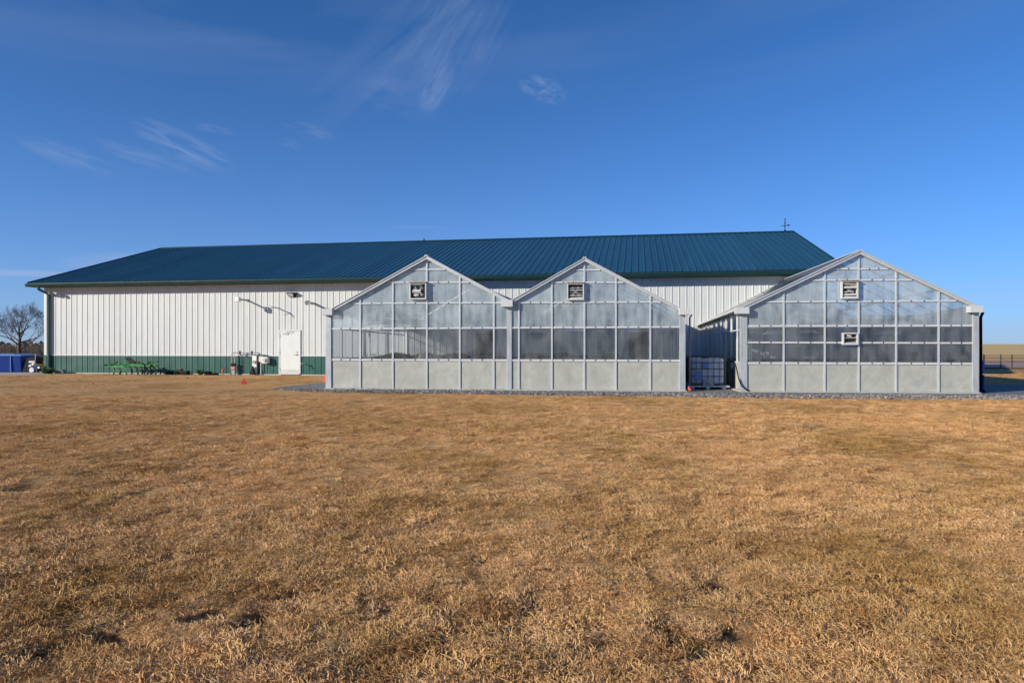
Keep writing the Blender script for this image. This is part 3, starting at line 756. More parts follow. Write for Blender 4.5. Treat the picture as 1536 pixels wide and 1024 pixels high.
bucket(1335, 1.8, .967, 'grey pot on the bench right of the centre mullion in the right greenhouse', m='meter_gray', s_=1.3)
bucket(1370, 2.0, .967, 'small black pot on the bench in the fourth bay of the right greenhouse', m='black')
bucket(1425, 1.7, .967, 'white pot on the bench in the fifth bay of the right greenhouse', s_=1.2)
def shade_roll(px0, px1, y, z, label):
    a, b_ = G.lx(px0, y), G.lx(px1, y); w = G.world(a, y)
    pts = [(lerp(0, b_ - a, k / 16), .03 * math.sin(k), .035 * math.sin(k * 1.9)) for k in range(17)]
    o = MB().tube(pts, .06, 8).build('shade_roll', M['white_plastic'], smooth=True); o.location = (*w, z); o.rotation_euler = (0, 0, -YG); tag(o, label, 'shade cloth')
shade_roll(505, 755, 3.4, 2.24, 'long rolled white shade cloth across the left gable interior')
shade_roll(775, 1012, 3.4, 2.24, 'long rolled white shade cloth across the second gable interior')
shade_roll(1128, 1450, 3.2, 2.16, 'long rolled white shade cloth across the right greenhouse interior')

# ------------------------------------------------------------------ tote and things between the greenhouses
def at(px, pyb): x, z = gp(px, pyb); return x, z
w = G.world(G.lx(1062, 1.05), 1.55)
t = thing('liquid_tote', 'white caged liquid tote on a grey pallet between the two greenhouses', 'liquid tote', (*w, .01), -YG)
hw = .56
MB().box(-hw + .05, hw - .05, -.45, .45, .17, 1.0).build('bottle', M['net'], t, bevel=.06)
mc = MB()
for z in (.17, .42, .66, .86, 1.07):
    for p, q in (((-hw, -.5), (hw, -.5)), ((hw, -.5), (hw, .5)), ((hw, .5), (-hw, .5)), ((-hw, .5), (-hw, -.5))):
        mc.tube([(p[0], p[1], z), (q[0], q[1], z)], .014, 6)
for i in range(7):
    x = -hw + 2 * hw * i / 6
    for y in (-.5, .5): mc.tube([(x, y, .12), (x, y, 1.08)], .013, 6)
for i in range(1, 6):
    y = -.5 + i / 6
    for x in (-hw, hw): mc.tube([(x, y, .12), (x, y, 1.08)], .013, 6)
mc.build('cage', mat('dark_cage_steel', (.05, .07, .10), .4), t)
MB().box(-hw - .08, hw + .12, -.55, .55, .07, .12).box(-hw, -hw + .12, -.55, .5, .0, .07).box(hw - .12, hw, -.55, .5, .0, .07).box(-.06, .06, -.55, .5, 0, .07).build('pallet', M['alu_dull'], t)
MB().hexa([(-.17, -.58, .12), (.17, -.58, .12), (.17, -.51, .12), (-.17, -.51, .12), (-.14, -.56, .32), (.14, -.56, .32), (.14, -.51, .32), (-.14, -.51, .32)]).tube([(0, -.6, .2), (0, -.66, .18)], .045, 12).build('valve', M['gray_plastic'], t)
MB().box(-.16, .03, -.522, -.515, .70, .84).box(-.4, -.22, -.522, -.515, .3, .58).build('label_plate', M['lightblue'], t)
MB().lathe([(.11, 1.0), (.11, 1.04)], n=16).build('lid', M['black'], t)
w = G.world(G.lx(1037, 2.2), 2.9)
o = MB().lathe([(.0, 0), (.42, .0), (.44, .05), (.44, .5), (.46, .53), (.44, .56), (.44, .92), (.40, 1.0), (.0, 1.02)], n=24).build('barrel', M['black'], smooth=True); o.location = (*w, 0)
tag(o, 'black plastic barrel behind the left edge of the tote', 'barrel')
w = G.world(G.lx(1098, 1.6), 1.8)
t = thing('rain_barrel', 'dark green black barrel with a rusty pipe on top, beside the right greenhouse wall', 'barrel', (*w, 0), -YG)
MB().lathe([(.0, 0), (.25, .0), (.27, .05), (.27, .8), (.24, .92), (.0, .93)], n=24).build('barrel_body', mat('dark_green_plastic', (.012, .03, .028), .4), t, smooth=True)
MB().tube([(-.3, -.1, 1.0), (.1, -.1, 1.02), (.35, -.25, 1.0)], .022, 8).tube([(.05, -.1, 1.02), (.06, -.12, .8)], .018, 8).build('pipe', M['wood'], t)
MB().box(-.05, .1, -.27, -.2, .68, .86).build('pressure_gauge', M['gray_plastic'], t, bevel=.01)
w = G.world(0, 0); hx0 = G.lx(1107, -.02)
w = G.world(hx0, -.06)
o = MB().tube([(-.06, .5, .95), (-.03, .2, .8), (.0, .0, .45), (.08, -.04, .2), (.24, -.06, .05), (.3, -.06, .03)], .018, 8).build('garden_hose', M['black'], smooth=True); o.location = (*w, .01); o.rotation_euler = (0, 0, -YG)
tag(o, 'black hose curving down the left post of the right greenhouse', 'hose')
# grey downspout of twin greenhouse
w = G.world(G.lx(1034.5, .3), .3)
o = MB().tube([(0, -.42, 2.36), (0, 0, 2.30), (0, 0, .02)], .028, 10).build('downspout', M['gray_plastic'], smooth=True); o.location = (*w, 0); o.rotation_euler = (0, 0, -YG)
o.parent = gh1; o.location = (G.lx(1034.5, .3), .3, 0); o.rotation_euler = (0, 0, 0)
o = MB().tube([(-.07, -.25, 2.40), (0, 0, 2.28), (0.01, 0, .1), (.04, -.12, .04)], .042, 10).build('downspout', M['black'], smooth=True)
o.parent = gh3; o.location = (G.lx(1471, .35), .35, 0)
# blue barrels at the right wall
w = G.world(G.lx(1467, .9), 1.0)
for k, (dz, lab) in enumerate(((0, 'dark blue barrel on the ground behind the black downspout at far right'),)):
    o = MB().lathe([(.0, 0), (.2, .0), (.21, .04), (.21, .52), (.0, .54)], n=20).build('barrel', M['blue'], smooth=True); o.location = (*w, 0); tag(o, lab, 'barrel')
o = MB().box(-.14, .14, -.12, .12, 0, .42).build('barrel_crate', M['bluelight'], bevel=.02); o.location = (*G.world(G.lx(1468, .9), .95), .56); o.rotation_euler = (0, 0, -YG)
tag(o, 'bright blue jug resting on the dark blue barrel at far right', 'jug'); o.name = 'water_jug'
MB().tube([(0, 0, .42), (0, 0, .48)], .05, 10).build('cap', M['white_plastic'], o)

# ------------------------------------------------------------------ flags
def flag(px, py, h, w_, label, m='red', pole=True):
    x, z = gp(px, py)
    t = thing('marker_flag', label, 'marker flag', (x, z, 0), random.uniform(-.3, .3), 'marker flags in the grass')
    MB().hexa([(-w_ / 2, -.006, .03), (w_ / 2, .012, .03), (w_ / 2, .018, .03), (-w_ / 2, .0, .03), (-.01, .0, h), (.012, .004, h), (.012, .01, h), (-.01, .006, h)]).build('flag', M[m], t)
    MB().tube([(0, .0, -.03), (0, .003, h * .9)], .003, 5).build('stake', M['steel'], t)
flag(366, 577.3, .25, .21, 'large red triangular flag in the grass in front of the utility meters')
flag(139.5, 577.5, .10, .08, 'tiny red flag in the grass in front of the green implement', 'red')
flag(281.5, 568.5, .09, .08, 'tiny red flag near the wall right of the green implement', 'red')
flag(486.5, 573.5, .32, .13, 'orange flag just left of the corner post of the twin greenhouse', 'orange')
flag(1033, 587, .17, .17, 'orange red flag on the gravel at the foot of the tote', 'orange')
flag(1033, 735, .045, .03, 'small red flag scrap in the middle of the open lawn', 'red')
x, z = gp(334, 562); t = thing('marker_stake', 'short stake with orange cap standing against the wainscot left of the pipe rail', 'marker stake', (x, z, 0), 0)
MB().tube([(0, 0, 0), (0, 0, .2)], .03, 8).build('stake', M['gray_plastic'], t); MB().lathe([(.06, .12), (.05, .25), (.0, .30)], n=10).build('cap', M['orange'], t)

# ------------------------------------------------------------------ green implement by the barn wall
IY = -1.0
ib = B.lx(155, IY); w = B.world(ib, IY)
t = thing('field_cultivator', 'green tined cultivator frame parked along the barn wainscot', 'cultivator', (*w, 0), -YB)
def ip(px, py, dy=0):
    p = B.pt(px, py, IY + dy); return (p[0] - ib, dy, max(.02, p[2]))
def bar(pts, w_, h_, nm='frame', m='green_paint'):
    mbx = MB()
    for a, b_ in zip(pts, pts[1:]): mbx.beam(a, b_, w_, h_)
    return mbx.build(nm, M[m], t)
bar([ip(155, 548, -.2), ip(172, 547, .1), ip(196, 546, .3)], .07, .08)
bar([ip(158, 549, .1), ip(185, 550, -.3), ip(213, 545.5, -.1)], .07, .08)
bar([ip(176, 546, .35), ip(205, 545, .35), ip(238, 547, .3)], .06, .08)
bar([ip(196, 547, -.4), ip(222, 549, -.35), ip(238, 545, -.3)], .08, .09)
bar([ip(198, 545, .3), ip(225, 551, -.3)], .07, .08)
bar([ip(212, 551, -.2), ip(226, 543, .2), ip(238, 547, .3)], .07, .08)
bar([ip(189, 547, -.1), ip(188.5, 538, -.1)], .04, .04)
bar([ip(228, 547, -.1), ip(228.5, 541, -.1)], .04, .04)
mbx = MB()
mbx.beam(ip(190, 538), ip(193, 537.5), .10, .10); mbx.beam(ip(192, 537.5), ip(203, 545), .10, .14); mbx.beam(ip(195, 545), ip(196, 538), .06, .1)
mbx.build('hitch', M['black_steel'], t)
for i, (px, dy) in enumerate(((163, -.1), (173, .1), (182, -.35), (190, .3), (199, -.3), (206, .25), (213, -.35), (219, .2), (226, -.3), (233, .1))):
    a = ip(px, 547, dy); b_ = ip(px + 6.5, 552, dy); c = ip(px + 8.5, 557, dy); d = ip(px + 7.5, 562, dy)
    tn = MB().beam(a, b_, .035, .05).beam(b_, c, .035, .05).beam(c, d, .035, .05).build('tine', M['black_steel'] if i > 2 else M['green_paint'], t)
    MB().beam((c[0] - .03, dy - .02, .10), (d[0] - .06, dy - .02, .02), .07, .03).build('sweep', M['steel'], tn)
for px, dy in ((172, .2), (205, -.1), (220, .1), (233, .3)):
    bar([ip(px, 546, dy), ip(px + 4, 542.5, dy)], .05, .06, 'clamp', 'black_steel')
for px in (226, 217):
    MB().tube([ip(px, 546, -.4), ip(px, 562, -.4)], .035, 8).build('stand', M['black_steel'], t)
# clutter along the wall
def lump(px0, px1, pyb, h, label, nm, m, dy=-.7, cat='scrap'):
    a, b_ = B.lx(px0, dy), B.lx(px1, dy); hw = (b_ - a) / 2; w = B.world((a + b_) / 2, dy); mbx = MB()
    for k in range(3):
        cx_ = random.uniform(-.5, .5) * hw; rr = hw * random.uniform(.35, .6)
        for s_ in range(3):
            pts = [(cx_ + rr * math.cos(t_), rr * .6 * math.sin(t_), h * (.25 + .3 * s_) + .02 * math.sin(3 * t_)) for t_ in np.linspace(0, 6.283, 18)]
            mbx.tube(pts, h * .16, 6, cap=False)
    o = mbx.build(nm, M[m]); o.location = (*w, 0); o.rotation_euler = (0, 0, -YB); tag(o, label, cat)
    return o
lump(246, 262, 562, .16, 'coiled black hose on the ground just right of the green implement', 'coiled_hose', 'black', cat='hose')
lump(306, 318, 562, .17, 'coil of black hose on the ground left of the orange capped stake', 'coiled_hose', 'black', cat='hose')
lump(318, 331, 562, .09, 'flat loop of black hose on the ground beside the orange capped stake', 'coiled_hose', 'black', cat='hose')
x, z = B.world(B.lx(278, -.6), -.6)
t = thing('black_crate', 'low black plastic crate against the wainscot with a faded ribbon leaning on it', 'crate', (x, z, 0), -YB)
MB().box(-.16, .17, -.12, .12, .0, .18).build('crate_body', M['black'], t, bevel=.015)
MB().box(-.17, .18, -.13, .13, .15, .19).build('rim', M['black_steel'], t, bevel=.006)
MB().hexa([(-.30, -.1, .15), (-.18, -.1, .13), (-.18, -.08, .13), (-.30, -.08, .15), (-.28, -.1, .30), (-.2, -.1, .34), (-.2, -.08, .34), (-.28, -.08, .30)]).build('ribbon', M['pink'], t)
def weed(px, dy, h, label, n=40, spread=.15):
    x, z = B.world(B.lx(px, dy), dy); mbx = MB()
    for i in range(n):
        a = random.uniform(0, 6.28); s_ = random.uniform(.2, 1) * spread; hh = h * random.uniform(.4, 1)
        bx_, by_ = s_ * math.cos(a), s_ * math.sin(a); w_ = .012
        mbx.poly([(bx_ * .3 - w_, by_ * .3, 0), (bx_ * .3 + w_, by_ * .3, 0), (bx_ * .8 + w_, by_ * .8, hh * .6), (bx_, by_, hh), (bx_ * .8 - w_, by_ * .8, hh * .6)])
    o = mbx.build('weed', M['green_weed']); o.location = (x, z, 0); tag(o, label, 'weed', 'weeds at the foot of the barn wall')
M['green_weed'] = mat('green_weed', (.02, .09, .02), .6, var=.2)
weed(268, -.5, .33, 'dark green weed left of the black crate', 50)
weed(301, -.5, .34, 'bushy green weed between the black crate and the hose coil', 90, .22)
weed(263.5, -.5, .36, 'narrow upright weed right beside the green implement coil', 15, .06)

# ------------------------------------------------------------------ things at the far left
x, z = gp(6, 558.5); zc = z
X = lambda px, zz=zc: (px - CX) / F * zz
t = thing('blue_dumpster', 'blue steel dumpster with pale rim cut off by the left edge', 'dumpster', (X(0), zc + .7, 0), 0)
x0, x1 = X(-30) - X(0), X(31.5) - X(0)
MB().hexa([(x0, -.7, .03), (x1 + .02, -.7, .03), (x1 + .02, .7, .03), (x0, .7, .03), (x0, -.74, .88), (x1, -.74, .88), (x1, .74, .88), (x0, .74, .88)]).build('bin_body', M['blue'], t, bevel=.02)
MB().box(x0 - .03, x1 + .0, -.77, -.741, .86, .92).box(x0 - .03, x1 + .0, .741, .77, .86, .92).box(x1, x1 + .03, -.77, .77, .86, .92).build('rim', M['lightblue'], t)
for px in (17, -6): MB().box(X(px) - X(0) - .02, X(px) - X(0) + .02, -.775, -.735, .05, .86).build('rib', M['lightblue'] if px == 17 else M['blue'], t)
MB().hexa([(x0, -.7, .921), (x1 - .3, -.7, .921), (x1 - .3, .7, .921), (x0, .7, .921), (x0 + .1, -.6, .97), (x1 - .5, -.6, .97), (x1 - .5, .6, .97), (x0 + .1, .6, .97)]).build('lid', M['lightblue'], t)
z2 = 36.6
t = thing('black_bin', 'black sloped bin with a pale label beside the blue dumpster', 'bin', (X(42, z2), z2 + .4, 0), 0)
MB().hexa([(-.36, -.35, .02), (.32, -.35, .02), (.32, .35, .02), (-.36, .35, .02), (-.14, -.25, .78), (.30, -.25, .82), (.30, .35, .82), (-.14, .35, .78)]).build('bin_body', M['black'], t, bevel=.03)
MB().hexa([(-.02, -.325, .50), (.27, -.325, .50), (.27, -.315, .50), (-.02, -.315, .50), (-.02, -.30, .60), (.27, -.30, .60), (.27, -.29, .60), (-.02, -.29, .60)]).build('label_plate', M['meter_gray'], t)
z3 = 35.6
t = thing('water_pump', 'small navy and white wheeled pump with a thin mast left of the barn corner', 'pump', (X(54, z3), z3, 0), 0)
MB().box(-.10, .18, -.15, .15, .06, .42).build('engine_body', M['navy'], t, bevel=.03)
MB().lathe([(.0, -.11), (.09, -.08), (.12, 0), (.09, .09), (.0, .12)], (-.08, -.02, .42), 16).build('tank', M['white_plastic'], t, smooth=True)
MB().tube([(-.10, -.19, .18), (-.10, -.13, .18)], .12, 18).build('wheel', M['white_plastic'], t)
MB().tube([(.25, -.19, .3), (.25, -.13, .3)], .06, 14).build('wheel', M['white_plastic'], t)
MB().tube([(-.28, -.1, .36), (-.14, -.1, .40)], [.05, .07], 10).build('spout', M['white_plastic'], t)
MB().box(-.3, -.15, -.1, .1, .04, .10).box(.15, .35, -.1, .1, .02, .10).build('skid', M['wood'], t)
MB().tube([(-.06, 0, .48), (-.01, 0, .98)], .014, 6).build('mast', M['steel'], t)
x, z = X(63, 36.6), 36.6
o = MB().lathe([(.0, 0), (.2, .0), (.21, .03), (.21, .38), (.2, .42), (.0, .43)], n=20).build('drum', M['yellow'], smooth=True); o.location = (x, z, 0)
tag(o, 'ochre yellow drum between the small pump and the barn corner', 'drum')
x, z = X(70, 39), 39
o = MB().hexa([(-.3, -.3, .0), (.5, -.3, .0), (.5, .3, .0), (-.3, .3, .0), (.1, -.1, .80), (.5, -.1, .95), (.5, .1, .95), (.1, .1, .80)]).build('tarp_cover', M['tarp'], bevel=.02); o.location = (x, z, 0)
tag(o, 'peaked orange tarp cover behind the left barn corner', 'tarp')
for px, dy, lab, hh in ((69, -.8, 'grey green weed clump left of the barn corner', .42), (75, -.6, 'pale green weed clump at the foot of the barn downspout', .36)):
    weed(px, dy, hh, lab, 110, .25)

# ------------------------------------------------------------------ fence at the right
fz = 42.0
fx0, fx1 = X(1440, fz), X(1600, fz)
t = thing('field_fence', 'dark steel post and rail fence in front of the dry field at right', 'fence', (fx0, fz, 0), 0)
for h in (.80, .66, .42): MB().tube([(0, 0, h), (14, .0, h)], .012, 6).build('rail', M['fence_metal'], t)
MB().box(0, 14, -.02, .02, -.02, .07).build('kick_board', M['fence_metal'], t)
for px in (1452, 1476, 1501, 1518, 1541, 1566, 1590):
    x = X(px, fz) - fx0; MB().tube([(x, .0, 0), (x, .0, .86)], .035, 8).build('post', M['fence_metal'], t)

# ------------------------------------------------------------------ bare tree, brush
def branch(mb, p, d, L_, r, depth, wood=0):
    n = 4 if depth > 2 else 3
    pts = [p]; rs = [r]; q = Vector(p); dd = Vector(d)
    for i in range(n):
        dd = (dd + Vector((random.gauss(0, .11), random.gauss(0, .11), random.gauss(.02, .07)))).normalized()
        q = q + dd * L_ / n; pts.append(q.copy()); rs.append(r * (1 - .42 * (i + 1) / n))
    mb.tube(pts, rs, 6 if depth > 4 else (4 if depth > 2 else 3), cap=False)
    if depth == 0: return
    k = random.choice((2, 3, 3)) if depth > 1 else 4
    for j in range(k):
        i = random.choice((n - 1, n, n, n - 2)) if j else n
        i = max(1, i)
        sp = random.uniform(.35, .85) if j else random.uniform(.05, .35)
        ax = Vector((random.gauss(0, 1), random.gauss(0, 1), random.gauss(0, .5)))
        nd = (dd + ax.normalized() * sp + Vector((0, 0, .06))).normalized()
        if nd.z < -.1: nd.z = abs(nd.z) * .3
        branch(mb, pts[i], nd, L_ * random.uniform(.66, .86), max(.006, rs[i] * random.uniform(.6, .8)), depth - 1)
def tree(px, dist, H, label, nm='bare_tree', seed=3, d0=6):
    random.seed(seed); x = X(px, dist)
    t = thing(nm, label, 'tree', (x, dist, 0), 0)
    tr = MB(); tr.tube([(0, 0, -.1), (.02, 0, H * .1), (-.03, .03, H * .2), (.0, 0, H * .27)], [H * .048, H * .036, H * .033, H * .03], 10)
    tr.build('trunk', M['bark'], t, smooth=True)
    cr = MB(); zb = H * .24
    cr.tube([(0, 0, zb), (.05, .02, H * .36), (-.04, .0, H * .46), (.03, 0, H * .58)], [H * .030, H * .024, H * .018, H * .012], 8, cap=False)
    for k in range(11):
        a = k * 2.4 + random.uniform(-.3, .3); u = k / 10; tilt = lerp(2.3, .45, u) + random.uniform(-.15, .2)
        branch(cr, (0, 0, lerp(zb * .72, H * .52, u)), (math.cos(a) * tilt, math.sin(a) * tilt * .8, 1), H * lerp(.25, .17, u), H * lerp(.017, .010, u), d0 - 1 if k > 6 else d0)
    cr.build('crown', M['bark'], t, smooth=True)
tree(29, 75, 5.6, 'large bare branched tree behind the blue dumpster at far left', seed=5)
def brush(cx_, cy_, w_, d_, h, label, n, m='twig', nm='brush', topfn=None, sz=1.0):
    mbx = MB()
    for i in range(n):
        x, y = random.uniform(-w_, w_), random.uniform(-d_, d_)
        hh = h * (topfn(x) if topfn else 1) * random.uniform(.25, 1)
        lx, ly = random.gauss(0, .18), random.gauss(0, .18); s_ = random.uniform(.02, .06) * sz
        mbx.poly([(x - s_, y, 0), (x + s_, y, 0), (x + lx + s_ * .5, y + ly, hh * .6), (x + lx * 1.6, y + ly * 1.6, hh), (x + lx - s_ * .5, y + ly, hh * .6)])
    o = mbx.build(nm, M[m]); o.location = (cx_, cy_, 0); tag(o, label, 'brush', kind='stuff'); return o
random.seed(21)
brush(X(20, 92), 92, 16, 6, 1.85, 'brown leafless brush along the far field edge behind the bare tree', 9000, topfn=lambda x: .8 + .22 * math.sin(x * .9) + .12 * math.sin(x * 2.7 + 1), sz=1.6)
for i, (px, hh, dist) in enumerate(((44, 2.2, 118), (37, 1.9, 124), (62, 1.95, 118), (54, 1.65, 122), (3, 1.9, 120), (-8, 2.1, 118), (69, 1.8, 125), (13, 1.7, 122))):
    t = thing('far_evergreen', ['tallest dark evergreen left of the barn corner, beyond the brush', 'short dark evergreen just left of the tallest one', 'dark evergreen beyond the brush close to the barn corner', 'low dark evergreen between the two taller ones beyond the brush',
              'dark evergreen seen left of the bare tree trunk', 'dark evergreen hidden at the left picture edge', 'dark evergreen rising right beside the barn corner trim', 'lowest dark evergreen behind the bare tree trunk'][i], 'tree', (X(px, dist), dist, 0), 0, 'evergreens beyond the far brush')
    MB().tube([(0, 0, 0), (0, 0, hh * .8)], [.09, .02], 6).build('trunk', M['bark'], t)
    mbx = MB()
    for k in range(700):
        u = random.random() ** .8; zz = hh * (.08 + .92 * u); rr = hh * .62 * (1 - u) ** .6 * random.uniform(.5, 1.1); a = random.uniform(0, 6.28)
        c = Vector((rr * math.cos(a), rr * math.sin(a), zz - rr * .15)); s_ = .12
        mbx.poly([c + Vector((random.uniform(-s_, s_), random.uniform(-s_, s_), random.uniform(-s_, s_))) for _ in range(3)])
    mbx.build('crown', M['conifer'], t)

# ------------------------------------------------------------------ ground
TB = rng.random((256, 256)).astype(np.float64)
def vnoise(x, y, sx, sy=None, off=0):
    sy = sy or sx
    u = x / sx + off * 17.3 + 1000; v = y / sy + off * 9.1 + 1000
    i = np.floor(u).astype(int); j = np.floor(v).astype(int); fu = u - i; fv = v - j
    fu = fu * fu * (3 - 2 * fu); fv = fv * fv * (3 - 2 * fv)
    g = lambda a, b: TB[a & 255, b & 255]
    return (g(i, j) * (1 - fu) + g(i + 1, j) * fu) * (1 - fv) + (g(i, j + 1) * (1 - fu) + g(i + 1, j + 1) * fu) * fv
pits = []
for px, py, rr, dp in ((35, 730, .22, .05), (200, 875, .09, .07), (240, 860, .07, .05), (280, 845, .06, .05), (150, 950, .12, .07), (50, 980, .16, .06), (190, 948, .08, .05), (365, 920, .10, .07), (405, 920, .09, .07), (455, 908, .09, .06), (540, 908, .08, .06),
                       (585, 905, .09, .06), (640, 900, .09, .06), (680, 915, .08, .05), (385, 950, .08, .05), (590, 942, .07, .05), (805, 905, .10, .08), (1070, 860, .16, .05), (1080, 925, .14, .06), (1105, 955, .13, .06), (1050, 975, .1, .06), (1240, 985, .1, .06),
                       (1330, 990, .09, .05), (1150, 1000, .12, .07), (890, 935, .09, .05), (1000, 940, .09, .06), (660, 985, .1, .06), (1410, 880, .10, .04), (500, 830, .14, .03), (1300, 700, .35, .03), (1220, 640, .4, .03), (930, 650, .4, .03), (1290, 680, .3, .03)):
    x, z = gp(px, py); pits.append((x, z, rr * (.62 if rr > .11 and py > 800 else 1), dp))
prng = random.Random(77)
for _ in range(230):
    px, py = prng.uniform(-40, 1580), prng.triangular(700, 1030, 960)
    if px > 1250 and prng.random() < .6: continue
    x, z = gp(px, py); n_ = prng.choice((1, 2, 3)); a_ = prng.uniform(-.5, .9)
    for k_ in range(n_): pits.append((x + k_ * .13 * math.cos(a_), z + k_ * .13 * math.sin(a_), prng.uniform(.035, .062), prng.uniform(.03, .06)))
def flatmask(x, y):
    # 0 near the buildings where the ground is trodden flat, 1 on the open lawn
    near_g = np.clip((19.6 - y) / 3.5, 0, 1); near_b = np.clip((31.5 - y) / 3, 0, 1)
    left = np.clip((-6.8 - x) / 2, 0, 1)
    return near_g * (1 - left) + near_b * left
def hgt(x, y):
    h = .034 * (vnoise(x, y, 1.5, off=1) - .5) + .030 * (vnoise(x, y, .55, .45, off=2) - .5) + .030 * (vnoise(x, y, .22, off=3) - .5) + .016 * (vnoise(x, y, .10, off=4) - .5)
    h = h + .08 * (vnoise(x, y, 5, off=5) - .5)
    for px, py, rr, dp in pits:
        k_ = np.where((np.abs(x - px) < rr * 2.6) & (np.abs(y - py) < rr * 2.6))
        if len(k_[0]) == 0: continue
        xx, yy = x[k_], y[k_]; d2 = ((xx - px) ** 2 + (yy - py) ** 2) / rr ** 2
        h[k_] -= .95 * dp * np.exp(-d2) * (.5 + 1.0 * vnoise(xx, yy, .06, off=8))
    m = flatmask(x, y)
    return (h - .02) * m * (1.0 - .55 * np.clip((y - 6) / 12, 0, 1)) - .004
def dark_bareness(x, y):  # mask of the dents: bare soil, with their shade painted in
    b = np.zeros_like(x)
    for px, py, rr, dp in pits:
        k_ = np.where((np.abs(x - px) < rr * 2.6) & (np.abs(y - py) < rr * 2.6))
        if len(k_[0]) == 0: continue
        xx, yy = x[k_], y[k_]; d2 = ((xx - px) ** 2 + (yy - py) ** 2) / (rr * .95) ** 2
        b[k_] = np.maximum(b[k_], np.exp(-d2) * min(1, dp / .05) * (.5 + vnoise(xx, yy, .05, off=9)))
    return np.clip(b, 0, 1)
def axis(a, b, step, far, growth=1.25):
    mid = list(np.arange(a, b, step)); lo = []; s_ = step; q = a
    while q > -far: s_ *= growth; q -= s_; lo.append(q)
    hi = []; s_ = step; q = b
    while q < far: s_ *= growth; q += s_; hi.append(q)
    return np.array(lo[::-1] + mid + hi)
xs = axis(-9.5, 9.5, .055, 2500); 
ys = np.concatenate([[-60, -20, -6, -2, 0, 1.2, 2.0], np.arange(2.4, 9, .045), np.arange(9, 20, .10), np.arange(20, 44, .6), np.array([46, 50, 56, 64, 75, 90, 120, 170, 240, 340, 500, 800, 1300, 2200, 3600])])
XX, YY = np.meshgrid(xs, ys); ZZ = hgt(XX, YY)
far_roll = np.clip((YY - 150) / 600, 0, 1) * 0.6 * (1 + 1.2 * np.sin(XX * .013) + .7 * np.sin(XX * .031 + 1))
ZZ = ZZ + far_roll * .8
ZZ = np.where(YY > 20, np.where(YY < 46, -.004, ZZ), ZZ) if False else ZZ
nv = XX.size; W_ = len(xs); H_ = len(ys)
me = bpy.data.meshes.new('ground'); me.vertices.add(nv)
me.vertices.foreach_set('co', np.stack([XX, YY, ZZ], -1).ravel())
ii, jj = np.meshgrid(np.arange(W_ - 1), np.arange(H_ - 1)); a = (jj * W_ + ii).ravel()
quads = np.stack([a, a + 1, a + W_ + 1, a + W_], -1).ravel(); nq = len(a)
me.loops.add(nq * 4); me.loops.foreach_set('vertex_index', quads); me.polygons.add(nq)
me.polygons.foreach_set('loop_start', np.arange(nq) * 4); me.polygons.foreach_set('loop_total', np.full(nq, 4))
me.polygons.foreach_set('use_smooth', np.ones(nq, bool)); me.update(); me.validate()
_a = me.attributes.new('bare', 'FLOAT', 'POINT'); _a.data.foreach_set('value', dark_bareness(XX, YY).ravel())
ground = bpy.data.objects.new('ground', me); COL.objects.link(ground)
tag(ground, 'dry tan winter lawn and fields reaching the horizon', 'ground', kind='structure')

def ramp(N, L, src, stops):
    cr = N.new('ShaderNodeValToRGB'); el = cr.color_ramp.elements
    while len(el) < len(stops): el.new(.5)
    for e, (p, c) in zip(el, stops): e.position = p; e.color = (*c, 1)
    L.new(src, cr.inputs[0]); return cr.outputs[0]
def noise(N, L, vec, sc, det=4, rough=.5, scale=(1, 1, 1), w=None):
    mp = N.new('ShaderNodeMapping'); mp.inputs['Scale'].default_value = scale
    if w: mp.inputs['Location'].default_value = w
    L.new(vec, mp.inputs[0])
    n = N.new('ShaderNodeTexNoise'); n.inputs['Scale'].default_value = sc; n.inputs['Detail'].default_value = det; n.inputs['Roughness'].default_value = rough
    L.new(mp.outputs[0], n.inputs[0]); return n.outputs[0]
def mixc(N, L, fac, a, b, mode='MIX'):
    m = N.new('ShaderNodeMix'); m.data_type = 'RGBA'; m.blend_type = mode
    for i, v in ((0, fac), (6, a), (7, b)):
        if isinstance(v, (int, float)): m.inputs[i].default_value = v
        elif isinstance(v, tuple): m.inputs[i].default_value = (*v, 1)
        else: L.new(v, m.inputs[i])
    return m.outputs[2]
def straw_patches(N, L, pos):
    """big slow patches shared by the soil and the blades (world position)"""
    n1 = noise(N, L, pos, .45, 5, .6, (1, .75, 1)); n2 = noise(N, L, pos, 2.2, 5, .6)
    return n1, n2
gm = bpy.data.materials.new('dry_lawn'); gm.use_nodes = True
N, L = gm.node_tree.nodes, gm.node_tree.links; bs = N['Principled BSDF']; bs.inputs['Roughness'].default_value = .95; bs.inputs['Specular IOR Level'].default_value = .1
geo = N.new('ShaderNodeNewGeometry'); pos = geo.outputs['Position']
n1, n2 = straw_patches(N, L, pos)
n3 = noise(N, L, pos, 34, 7, .78); n4 = noise(N, L, pos, .06, 4, .6, (1, 2.5, 1))
c1 = ramp(N, L, n3, [(.36, (.28, .155, .07)), (.5, (.68, .41, .185)), (.62, (.90, .60, .30))])
c2 = ramp(N, L, n2, [(.30, (.72, .66, .58)), (.5, (.97, .96, .94)), (.7, (1.08, 1.06, 1.02))])
c3 = ramp(N, L, n1, [(.36, (.76, .72, .58)), (.5, (.98, .98, .97)), (.68, (1.08, 1.03, .98))])
col = mixc(N, L, 1.0, mixc(N, L, 1.0, c1, c2, 'MULTIPLY'), c3, 'MULTIPLY')
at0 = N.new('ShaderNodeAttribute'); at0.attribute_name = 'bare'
col = mixc(N, L, at0.outputs['Fac'], col, (.15, .09, .05))  # dents darkened by colour: bare soil plus shade the relief alone lacks
